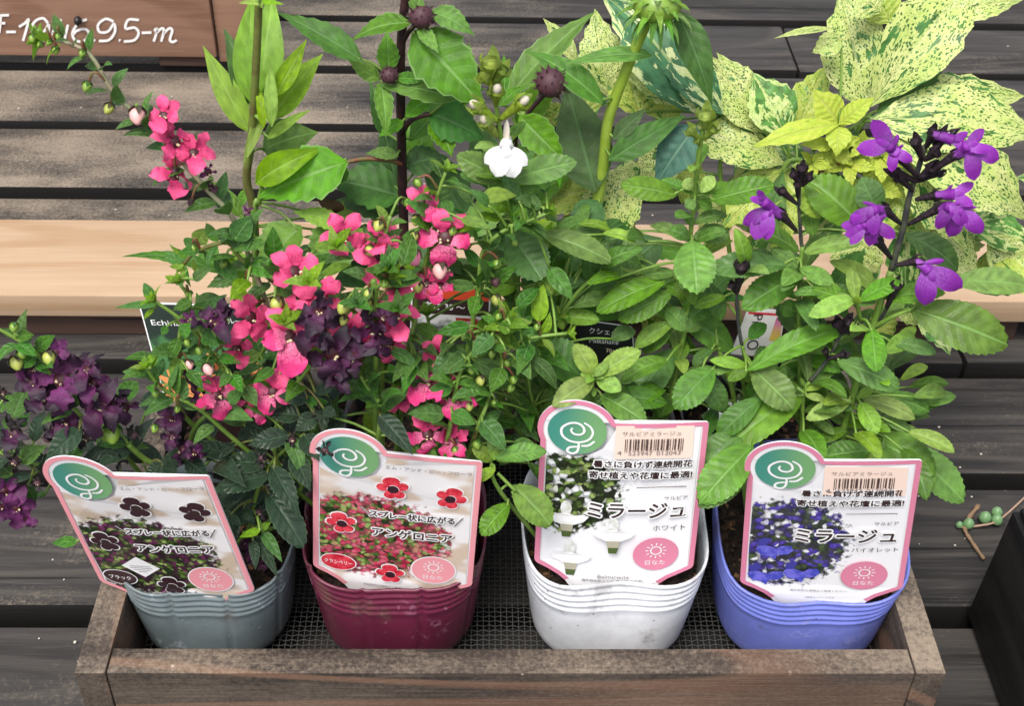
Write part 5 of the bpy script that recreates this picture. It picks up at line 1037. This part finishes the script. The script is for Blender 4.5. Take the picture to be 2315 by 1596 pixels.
for x, y in ((1790, 885), (1820, 870), (1835, 905)): lf(p4, F_wht, 'spike', .518, [(3, x-20, y+30, x+30, y-20, 26)])

pairs(p4, q1, lambda t: L_saly if rnd.random() < .3 else L_sal, 'oblong', .2, .85, 6, .028, .012, .5, .35)
pairs(p4, q2, lambda t: L_saly if rnd.random() < .3 else L_sal, 'oblong', .2, .95, 8, .025, .011, .5, .35)
pairs(p4, q3, L_sal, 'oblong', .3, .9, 4, .025, .011, .5, .35); pairs(p4, q4, L_sal, 'oblong', .3, .9, 4, .022, .010, .5, .35)
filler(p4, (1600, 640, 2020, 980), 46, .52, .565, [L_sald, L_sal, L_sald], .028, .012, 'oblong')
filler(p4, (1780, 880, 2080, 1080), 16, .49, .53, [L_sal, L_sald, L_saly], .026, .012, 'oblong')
# ------------------------------------------------------------------ cranberry angelonia (maroon pot)
p2, r2 = plant('pink_angelonia', 'maroon2', 'angelonia with bright cranberry pink flowers and glossy small leaves in the maroon pot')
aL, aW = .0165, .0085
def mixy(t): return L_angy if t > .86 and rnd.random() < .6 else L_ang
def ang(pts, wi, n, t0=.15, t1=.97, root=None, mat=S_grn, r=(.0013, .0008), L=aL, W=aW, size=None, cr=True, pl=None, lm=None):
    pl = pl or p2; pa = stem(pl, mat, pts, r[0], r[1], wi, root=root)
    pairs(pl, pa, lm or mixy, 'ovate', t0, t1, n, L, W, .55, .45, size or (lambda f: 1-.35*f))
    if cr: crown(pl, pa[-1], 9, L*.55, W*.5, L_angy, pa[-1]-pa[-3])
    return pa
a1 = ang([(640, 780, .50), (590, 650, .50), (530, 500, .505), (470, 430, .508), (380, 330, .512), (340, 280, .514), (262, 215, .518), (205, 125, .522), (140, 92, .525), (95, 88, .527)], 0, 17, .27, .98, r2+V((-.015, .01, 0)), S_grey, (.0014, .0008), .0185, .0090, lambda f: 1-.52*f)
a2 = ang([(500, 950, .50), (560, 650, .505), (575, 450, .507), (660, 150, .51), (690, 0, .512), (700, 1330, .513, 2), (765, 1140, .514, 2)], 5, 8, .3, .95, r2+V((-.004, .008, 0)))
a3 = ang([(770, 1450, .472), (820, 1150, .475), (870, 960, .478), (1000, 770, .482), (1180, 620, .485)], 5, 7, .25, .95, r2+V((.012, -.012, 0)))
a4 = ang([(930, 1480, .475), (1060, 1130, .482), (1160, 860, .487), (1300, 760, .49), (1570, 720, .492)], 5, 8, .25, .97, r2+V((.024, -.005, 0)))
a5 = ang([(930, 720, .50), (980, 400, .508), (1020, 160, .512), (1200, 10, .515), (1270, 1480, .518, 2), (1440, 1410, .52, 2)], 5, 8, .3, .97, r2+V((.018, .006, 0)))
a6 = ang([(1570, 1440, .482), (1330, 1230, .478), (1080, 1090, .475), (975, 960, .474)], 4, 5, .35, .95, r2+V((-.03, .01, 0)), size=lambda f: 1-.3*f)
a7 = ang([(1600, 1100, .490), (1480, 960, .488), (1330, 760, .486), (1200, 630, .485), (1030, 510, .484)], 4, 4, .3, .97, r2+V((-.026, .014, 0)))
a8 = ang([(1300, 1350, .49), (1190, 1000, .49), (1195, 700, .492), (1260, 520, .494), (1190, 390, .495)], 4, 2, .5, .97, r2+V((-.03, .016, 0)))
a9 = ang([(1900, 600, .50), (1830, 400, .502), (1600, 230, .504), (1500, 120, .506), (1300, 180, .508), (1220, 260, .508)], 4, 8, .35, .97, r2+V((-.02, .016, 0)), S_olv)
a10 = ang([(340, 800, .49), (300, 300, .498), (345, 130, .50), (400, -60, .502)], 5, 4, .45, .9, r2+V((-.008, .004, 0)), cr=False)
a11 = ang([(1000, 1000, .475, 13), (960, 850, .474, 13), (1090, 740, .472, 13), (1160, 690, .471, 13)], 13, 3, .72, .97, r2+V((-.012, -.004, 0)), L=.018)
a12 = ang([(320, 1400, .47), (330, 1200, .474), (260, 1100, .476), (200, 1000, .478)], 5, 5, .35, .95, r2+V((-.016, -.014, 0)), L=.02, W=.0095, lm=L_ang)
a13 = ang([(960, 1500, .51), (1000, 1200, .52), (1180, 900, .53), (1350, 700, .535)], 5, 6, .3, .95, r2+V((.02, .02, 0)), lm=L_ang)
a14 = ang([(700, 1500, .50), (660, 1250, .51), (700, 900, .52), (640, 600, .525)], 5, 7, .2, .95, r2+V((0, .02, 0)), lm=L_ang, L=.02, W=.0105)
a15 = ang([(450, 1400, .50), (400, 1150, .51), (480, 900, .52)], 5, 5, .25, .95, r2+V((-.012, .018, 0)), lm=L_ang, L=.02, W=.0105)
a16 = ang([(1480, 1100, .505, 4), (1700, 900, .51, 4), (1800, 700, .512, 4)], 4, 3, .5, .95, r2+V((-.025, .02, 0)), lm=L_ang)
# single leaves read off the photograph
lf(p2, L_ang, 'ovate', .478, [
    (8, 1215, 565, 790, 655, 190, 0), (8, 1520, 680, 1250, 945, 230, -.003), (8, 1190, 950, 860, 1185, 250, -.003), (8, 1010, 940, 725, 1195, 260, 0, {'Y': .485}), (8, 975, 1370, 625, 1490, 190, -.003), (8, 1650, 1120, 1500, 1430, 230, -.004), (8, 1320, 150, 1240, 420, 190, -.003, {'Y': .50}), (8, 2170, 690, 1770, 680, 200, 0, {'Y': .49}), (8, 1100, 1270, 1455, 1490, 180, -.002), (8, 2020, 790, 1890, 1160, 230, -.004, {'Y': .49}), (8, 490, 550, 870, 800, 200, 0, {'Y': .50}), (8, 1290, 40, 800, 10, 160, 0, {'Y': .505}), (8, 1590, 540, 1370, 430, 110, 0, {'Y': .488}), (8, 400, 980, 190, 1290, 170, -.003), (8, 180, 1180, 130, 1080, 120), (8, 730, 1450, 950, 1596, 180, 0, {'Y': .485}), (8, 300, 640, 520, 740, 150, 0, {'Y': .515}), (8, 1750, 660, 1600, 520, 150, 0, {'mat': L_angy}), (8, 1700, 890, 1500, 850, 120),
    (5, 760, 1260, 535, 1250, 130, -.002, {'Y': .47}), (5, 800, 1250, 950, 1320, 110, -.002, {'Y': .47}), (5, 810, 1080, 640, 1120, 100, 0, {'Y': .475}), (5, 320, 1260, 530, 1500, 150, -.006, {'mat': L_blk, 'Y': .466}), (5, 510, 1440, 720, 1596, 160, 0, {'Y': .472}), (5, 1000, 1300, 1150, 1480, 150, -.004, {'Y': .47}), (5, 770, 1470, 900, 1570, 170, -.003, {'Y': .468}), (5, 210, 990, 300, 1140, 130, -.004, {'Y': .48}), (5, 330, 1180, 510, 1110, 130, 0, {'Y': .48}),
    (7, 630, 630, 500, 940, 160, 0, {'Y': .487}), (7, 660, 600, 810, 450, 190, -.002, {'Y': .482}), (7, 930, 610, 1150, 730, 180, -.002, {'Y': .482}), (7, 1110, 640, 1310, 680, 150, 0, {'Y': .485}), (7, 1140, 930, 850, 990, 170, 0, {'Y': .483}), (7, 1160, 900, 1430, 960, 150, -.003, {'Y': .48}), (7, 1300, 1110, 1180, 1290, 140, -.004, {'Y': .48}), (7, 1420, 1110, 1740, 1010, 150, 0, {'Y': .486}), (7, 1330, 1130, 1470, 1340, 180, -.004, {'Y': .48}), (7, 1300, 1510, 1470, 1330, 190, 0, {'Y': .478}), (7, 1520, 1290, 1660, 1530, 190, -.004, {'Y': .485}), (7, 680, 1480, 690, 1170, 150, 0, {'Y': .477}), (7, 460, 1380, 120, 1545, 110, 0, {'Y': .476}), (7, 500, 1310, 610, 1010, 90, 0, {'Y': .478}), (7, 470, 480, 400, 590, 100, 0, {'Y': .485}), (7, 800, 130, 570, 250, 150, 0, {'Y': .485}), (7, 300, 240, 160, 380, 70, 0, {'Y': .483, 'mat': L_angy}), (7, 830, 430, 1030, 460, 120, 0, {'Y': .482}),
    (1, 1555, 1590, 1660, 1440, 140, 0, {'Y': .497}), (4, 1550, 170, 1680, 10, 150, -.003, {'Y': .497, 'mat': L_ang}), (4, 1630, 260, 1890, 330, 130, 0, {'Y': .498}), (4, 1810, 390, 2050, 480, 130, 0, {'Y': .498}), (4, 1230, 150, 1290, 100, 90, 0, {'Y': .505}), (4, 1300, 130, 1370, 30, 110, 0, {'Y': .507, 'mat': L_angy}), (4, 1760, 110, 1560, 170, 70, 0, {'Y': .5})], jit=.2)
pk = (F_pink, F_pink); pv = (F_pink, F_pinkv)
for x, y, wi, s, m_, rot, Y in ((1085, 760, 1, .017, pk, .3, .508), (1160, 930, 1, .020, pk, -.5, .507), (1290, 1010, 1, .019, pk, .4, .507), (1150, 1160, 1, .021, pk, .9, .505),
        (150, 620, 13, .026, pk, 0, .492), (650, 250, 13, .024, pk, .2, .500), (1010, 300, 13, .024, pk, 0, .503), (1050, 480, 13, .024, pk, .5, .497), (430, 900, 13, .022, pk, .4, .488), (1230, 820, 13, .021, pk, .8, .485), (1200, 1110, 13, .022, pk, -.8, .480), (740, 1270, 13, .021, pv, 0, .484), (100, 1080, 13, .021, pk, .2, .480), (1160, 1390, 13, .017, pk, .5, .487), (640, 1420, 13, .018, pk, .1, .486), 
        (1160, 640, 4, .030, pk, .1, .482), (1660, 620, 4, .024, pk, -.2, .483), (1920, 740, 4, .031, pv, .1, .470), (1570, 820, 4, .018, pk, 0, .488), (1440, 1130, 4, .022, pv, 0, .482), (1800, 1110, 4, .022, pv, .3, .484), (1550, 1200, 4, .014, pv, 0, .487), (1700, 1220, 4, .015, pv, .2, .486),
        (610, 1340, 2, .017, pv, -.4, .512), (760, 80, 5, .028, pv, 0, .505), (640, 385, 5, .016, pv, .4, .50), (730, 400, 5, .016, pv, .2, .50), (680, 1060, 5, .026, pv, .1, .478), (820, 1130, 5, .022, pv, -.2, .477), (700, 840, 5, .016, pk, .6, .492), (480, 1150, 5, .018, pk, 0, .49), (650, 1390, 5, .022, pv, .2, .468), (830, 1440, 5, .020, pv, .1, .470), (390, 800, 5, .015, pk, 0, .49), (130, 700, 5, .018, pk, 0, .485)):
    if (x, y, wi) == (1160, 640, 4): continue
    c = at(x, y, Y, wi); blossom3(p2, c, s*1.1, m_, rot, stalk=c+V((rnd.uniform(-.006, .006), .014, .003)))
for x, y, wi, m_, s, Y in ((1380, 1140, 1, (F_mag, F_mag), .014, .505), (1400, 1235, 1, (F_pur, F_pur), .008, .505), (1640, 1400, 1, (F_mag, F_mag), .009, .50)): blossom3(p2, at(x, y, Y, wi), s, m_, 0, crumple=.8)
for x, y, wi, r_, m_, Y in ((215, 255, 1, .0021, M_gbud, .525), (265, 295, 1, .0017, M_gbud, .525), (325, 280, 1, .0017, M_gbud, .524), (368, 335, 1, .0020, M_gbud, .523), (545, 352, 1, .0019, M_gbud, .52), (385, 240, 1, .0016, M_gbud, .523), (575, 575, 1, .0026, M_gbud, .517), (720, 720, 1, .0028, M_ybud, .515), (910, 770, 1, .0050, M_pbud, .511), (1155, 1135, 1, .002, M_bud, .506), (1265, 1340, 1, .0022, M_bud, .504), (1420, 1255, 1, .002, M_bud, .505),
        (1830, 530, 4, .0042, M_ybud, .482), (1810, 335, 4, .0028, M_ybud, .50), (1480, 260, 4, .0030, M_gbud, .503), (1280, 155, 4, .0022, M_gbud, .506), (1610, 385, 4, .0026, M_gbud, .50), (1320, 835, 4, .0024, M_gbud, .482), (1240, 785, 4, .0022, M_gbud, .484), (1380, 960, 4, .0040, M_pbud, .482), (1175, 1225, 4, .0020, M_gbud, .474), (1030, 1120, 4, .0022, M_gbud, .473), (1255, 930, 4, .003, M_pbud, .486), (1250, 465, 4, .0022, M_gbud, .494),
        (320, 10, 5, .0036, M_ybud, .50), (265, 175, 5, .0036, M_ybud, .495), (550, 220, 5, .0052, M_hbud, .495), (725, 310, 5, .0050, M_pbud, .498), (580, 415, 5, .0036, M_ybud, .497), (555, 80, 5, .003, M_ybud, .505), (810, 45, 5, .003, M_gbud, .507), (320, 1490, 2, .0038, M_ybud, .509), (570, 1460, 2, .0034, M_ybud, .51), (515, 1345, 2, .0028, M_gbud, .512), (580, 1210, 2, .0024, M_gbud, .513),
        (1105, 265, 5, .0028, M_gbud, .507), (1095, 385, 5, .0026, M_bud, .505), (1095, 500, 5, .0034, M_ybud, .50), (1220, 120, 5, .0022, M_gbud, .51), (890, 745, 5, .0024, M_gbud, .48), (1105, 770, 5, .0020, M_gbud, .482), (1070, 860, 5, .0024, M_gbud, .485), (935, 965, 5, .0024, M_gbud, .475), (995, 1035, 5, .0028, M_ybud, .474), (1170, 920, 5, .0022, M_gbud, .483), (1325, 840, 5, .0022, M_gbud, .487), (1215, 1030, 5, .0024, M_gbud, .48), (1195, 1085, 5, .0024, M_gbud, .479), (1090, 1185, 5, .0023, M_gbud, .478), (920, 1205, 5, .0028, M_ybud, .472), (830, 1500, 5, .0024, M_gbud, .466), (970, 1460, 5, .0028, M_gbud, .47), (1115, 610, 5, .002, M_gbud, .484), (1370, 680, 5, .002, M_gbud, .49),
        (660, 1010, 13, .0044, M_ybud, .470), (920, 870, 13, .003, M_ybud, .471), (910, 960, 13, .003, M_ybud, .472), (820, 1010, 13, .0026, M_pbud, .471), (1090, 760, 13, .0024, M_gbud, .468), (660, 1150, 13, .003, M_ybud, .473)):
    c = at(x, y, Y, wi); bud(p2, c, r_, m_, stalk=c+V((rnd.uniform(-.008, .008), .008, .009)))

# ------------------------------------------------------------------ black angelonia (grey pot)
p1, r1 = plant('black_angelonia', 'grey1', 'angelonia with nearly black purple flowers and dark toothed leaves in the grey pot')
D = dict(pl=p1, lm=L_blk, L=.026, W=.011)
b1 = ang([(640, 1150, .495), (620, 1000, .49), (650, 900, .487), (700, 830, .483), (745, 760, .478)], 0, 3, .3, .55, r1+V((.012, .01, 0)), cr=False, **D)
b2 = ang([(470, 1180, .49), (400, 1080, .485), (330, 1040, .48), (290, 1005, .477)], 0, 3, .3, .9, r1+V((-.004, .004, 0)), mat=S_grn, r=(.0018, .0014), cr=False, **D)
b3 = ang([(300, 1050, .482), (220, 980, .48), (150, 900, .478), (85, 800, .476), (35, 765, .475), (-20, 735, .475)], 0, 4, .45, .95, r1+V((-.012, .004, 0)), cr=False, pl=p1, lm=L_ang, L=.017, W=.0085)
b4 = ang([(250, 1100, .478), (120, 1060, .472), (20, 1030, .47), (-60, 1000, .47)], 0, 4, .3, .95, r1+V((-.014, 0, 0)), cr=False, pl=p1, lm=L_blk, L=.022, W=.010)
b5 = ang([(560, 1200, .485), (585, 1100, .485), (620, 1040, .483), (690, 980, .482)], 0, 2, .3, .6, r1+V((.01, 0, 0)), cr=False, **D)
b6 = ang([(430, 1000, .49), (520, 900, .495), (600, 830, .50)], 0, 4, .3, .95, r1+V((.002, .014, 0)), cr=False, **D)
b7 = ang([(640, 1180, .50), (700, 1050, .505), (720, 900, .505), (780, 820, .50)], 0, 4, .35, .9, r1+V((.02, .014, 0)), cr=False, **D)
lf(p1, L_blk, 'dark', .478, [(11, 650, 430, 350, 500, 180, 0), (11, 470, 640, 140, 635, 190, 0), (11, 495, 730, 60, 870, 200, -.004), (11, 520, 670, 715, 1030, 190, -.008), (11, 480, 860, 740, 1250, 250, -.008, {'shape': 'oblong', 'teeth': (9, .06)}), (11, 680, 560, 800, 835, 170, -.006), (11, 760, 420, 870, 610, 170, -.006), (11, 480, 850, 150, 1010, 150, 0, {'Y': .485}), (11, 740, 280, 490, 270, 170), (11, 800, 150, 570, 120, 130), (11, 240, 500, 0, 620, 110, 0, {'Y': .485}), (11, 290, 980, 380, 1110, 90), (11, 200, 1020, 240, 1250, 130, -.004), (11, 860, 270, 700, 390, 150), (11, 450, 180, 500, 380, 110, 0, {'Y': .49}), (11, 840, 100, 1013, 40, 90), (11, 910, 220, 1013, 280, 90), (11, 430, 430, 280, 370, 100, 0, {'Y': .49}), (11, 620, 200, 460, 180, 110, 0, {'Y': .49}),
    (12, 610, 800, 350, 1020, 190, -.004, {'Y': .474}), (12, 870, 950, 640, 1010, 130, 0, {'Y': .474}), (12, 960, 920, 740, 920, 80, -.002, {'mat': L_ang}), (12, 960, 910, 1120, 940, 80, 0, {'mat': L_ang}), (12, 900, 850, 800, 790, 100, 0, {'mat': L_ang, 'shape': 'ovate'}), (12, 150, 1040, 340, 930, 160, 0, {'mat': L_ang, 'Y': .47}), (12, 90, 1150, -30, 1050, 140, 0, {'mat': L_ang, 'Y': .468}), (12, 250, 1150, 0, 1190, 80, 0, {'Y': .472}), (12, 200, 1230, 270, 1340, 110, .003, {'mat': L_ang, 'Y': .478}), (12, 30, 560, 85, 535, 50, 0, {'mat': L_ang}), (12, -10, 660, 60, 610, 70, 0, {'mat': L_ang}), (12, 150, 780, 215, 680, 90, 0, {'mat': L_ang}), (12, 100, 790, 20, 720, 80, 0, {'mat': L_ang}), (12, 340, 1300, 280, 1280, 60, 0, {'mat': L_ang, 'Y': .482}), (0, 175, 1225, 118, 1228, 30, 0, {'mat': L_ang, 'Y': .47}),
    (0, 560, 1090, 490, 1150, 50), (0, 560, 1150, 500, 1190, 50), (0, 420, 1040, 470, 1080, 46), (0, 370, 1050, 330, 1080, 40)], jit=.2)
lf(p1, L_angy, 'ovate', .47, [(11, 430, 1155, 275, 1205, 75, -.002), (11, 440, 1160, 580, 1375, 100, -.008, {'mat': L_ang}), (11, 390, 1190, 555, 1505, 110, -.01, {'mat': L_blk, 'shape': 'dark'}), (11, 440, 1150, 500, 1100, 60), (11, 370, 1230, 390, 1440, 90, -.006, {'mat': L_blk})], jit=.15)
lf(p1, L_ang, 'ovate', .476, [(12, 110, 100, 20, 40, 60), (12, 130, 95, 245, 85, 80), (12, 150, 180, 235, 110, 90), (12, 270, 200, 400, 95, 110), (12, 130, 150, 265, 240, 100, -.003), (12, 270, 250, 170, 330, 90), (12, 300, 290, 350, 370, 100, -.003), (12, 400, 280, 430, 170, 50)], jit=.2)
for x, y, wi, s, ms, rot, cr, Y in ((235, 340, 12, .019, (F_mag, F_mag), 0, .1, .477), (420, 220, 12, .016, (F_mag, F_mag), .5, .1, .478), (455, 420, 12, .030, (F_pur, F_mag), .1, .1, .474), (660, 350, 12, .022, (F_blk, F_pur), .2, .3, .478), (690, 440, 12, .022, (F_pur, F_mag), -.4, .2, .477), (260, 440, 12, .021, (F_blk, F_blk), .3, .2, .475), (335, 560, 12, .024, (F_blk, F_blk), .1, .3, .474), (440, 610, 12, .018, (F_blk, F_blk), .1, .2, .475), (770, 620, 12, .031, (F_pur, F_pur), .1, .2, .474), (860, 620, 12, .022, (F_blk, F_blk), .6, .3, .475), (940, 630, 12, .021, (F_blk, F_pur), .2, .6, .476), (490, 740, 12, .022, (F_mag, F_pur), .3, .4, .474), (430, 800, 12, .017, (F_blk, F_blk), .3, .3, .473),
        (110, 830, 12, .024, (F_dry, F_blk), 0, .5, .470), (110, 1040, 12, .019, (F_dry, F_dry), 0, .8, .468), (370, 860, 12, .018, (F_dry, F_dry), .4, .9, .473), (650, 860, 12, .017, (F_dry, F_dry), .4, .9, .473), (900, 1030, 12, .015, (F_dry, F_dry), 0, .9, .473), (1010, 840, 12, .014, (F_dry, F_dry), 0, .9, .475), (280, 1210, 12, .014, (F_dry, F_dry), 0, .9, .467), (45, 1270, 12, .020, (F_mag, F_mag), .2, .2, .466), (120, 1390, 12, .024, (F_mag, F_mag), .1, .15, .464), (185, 1480, 12, .016, (F_mag, F_mag), 0, .2, .463), (10, 1390, 12, .018, (F_mag, F_mag), 0, .2, .465), (25, 520, 12, .012, (F_dry, F_dry), 0, .8, .47),
        (1430, 650, 4, .026, (F_blk, F_pur), .1, .2, .478), (1470, 600, 4, .018, (F_pur, F_pur), .5, .2, .479), (1255, 630, 4, .010, (F_mag, F_mag), 0, .2, .482), (1130, 1290, 4, .019, (F_pur, F_pur), .2, .3, .477), (1140, 1400, 4, .016, (F_mag, F_pur), 0, .4, .476), (1200, 1500, 4, .020, (F_pur, F_pur), .2, .4, .474), (1290, 1510, 4, .016, (F_mag, F_pur), .2, .3, .472), (1300, 1090, 4, .016, (F_blk, F_pur), 0, .2, .484), (1390, 1170, 4, .014, (F_blk, F_blk), 0, .3, .484), (1250, 990, 4, .012, (F_pur, F_pur), 0, .3, .486),
        (380, 1230, 13, .031, (F_blk, F_blk), .5, .35, .470), (410, 1060, 13, .024, (F_blk, F_blk), .9, .3, .471), (1000, 1240, 13, .029, (F_blk, F_pur), -.2, .35, .470), (1080, 1120, 13, .017, (F_blk, F_pur), .3, .3, .471), (540, 1480, 13, .032, (F_blk, F_blk), 0, .25, .468), (780, 1530, 13, .026, (F_blk, F_blk), .4, .25, .468), (1050, 1400, 13, .015, (F_pur, F_pur), 0, .4, .470), (40, 1020, 5, .020, (F_blk, F_pur), .2, .3, .467), (60, 960, 5, .018, (F_blk, F_blk), .2, .3, .468),
        (440, 610, 11, .014, (F_dry, F_dry), 0, 1., .476), (670, 460, 11, .014, (F_dry, F_dry), 0, 1., .478), (920, 545, 11, .015, (F_dry, F_dry), .3, 1., .456), (870, 250, 11, .015, (F_dry, F_dry), 0, 1., .477), (420, 1020, 11, .013, (F_dry, F_dry), 0, 1., .478), (700, 560, 11, .011, (F_dry, F_dry), 0, .9, .478), (530, 820, 11, .012, (F_dry, F_dry), 0, .9, .478), (330, 1380, 11, .012, (F_mag, F_pur), 0, .6, .474), (430, 1430, 11, .010, (F_pur, F_pur), 0, .6, .474), (760, 580, 11, .009, (F_dry, F_dry), 0, .9, .478), (300, 1250, 11, .013, (F_blk, F_pur), 0, .5, .478)):
    blossom3(p1, at(x, y, Y, wi), s*1.05, ms, rot, crumple=cr, thr=M_thr if ms[0] is not F_dry else M_bud)
for x, y, wi, r_, m_ in ((105, 30, 12, .0026, M_gbud), (165, 230, 12, .0032, M_gbud), (125, 300, 12, .0046, M_ybud), (370, 265, 12, .0044, M_ybud), (845, 840, 12, .0062, M_gbud), (1170, 795, 12, .0024, M_gbud)): bud(p1, at(x, y, .472, wi), r_, m_)

filler(p2, (640, 560, 1000, 1000), 60, .478, .53, [L_ang, L_ang, L_angy, L_ang], .019, .0092, 'ovate')
filler(p2, (430, 560, 640, 900), 22, .485, .52, [L_ang, L_angy, L_ang], .016, .008, 'ovate')
filler(p2, (950, 640, 1230, 1020), 34, .49, .54, [L_ang, L_ang, L_sald], .020, .0095, 'ovate')
filler(p1, (480, 860, 760, 1100), 26, .485, .53, [L_blk, L_blk, L_ang], .026, .0105, 'ovate')
filler(p1, (20, 900, 330, 1060), 14, .485, .51, [L_blk, L_ang], .022, .0095, 'ovate')
for x_, y_ in ((700, 640), (810, 690), (640, 730), (880, 610), (760, 560), (900, 700)): crown(p2, at(x_, y_, .468), 7, .012, .006, L_ang if rnd.random() < .5 else L_angy, V((rnd.uniform(-.4, .4), -.4, .8)))
filler(p2, (960, 420, 1250, 700), 46, .505, .545, [L_ang, L_ang, L_angy], .0175, .0085, 'ovate')
filler(p2, (900, 700, 1220, 1000), 34, .475, .50, [L_ang, L_ang, L_angy], .0175, .0085, 'ovate')
filler(p4, (1640, 600, 2080, 960), 40, .515, .55, [L_sal, L_sald, L_saly], .021, .009, 'oblong')
filler(p2, (330, 700, 480, 880), 14, .478, .50, [L_ang, L_angy], .0145, .0072, 'ovate')
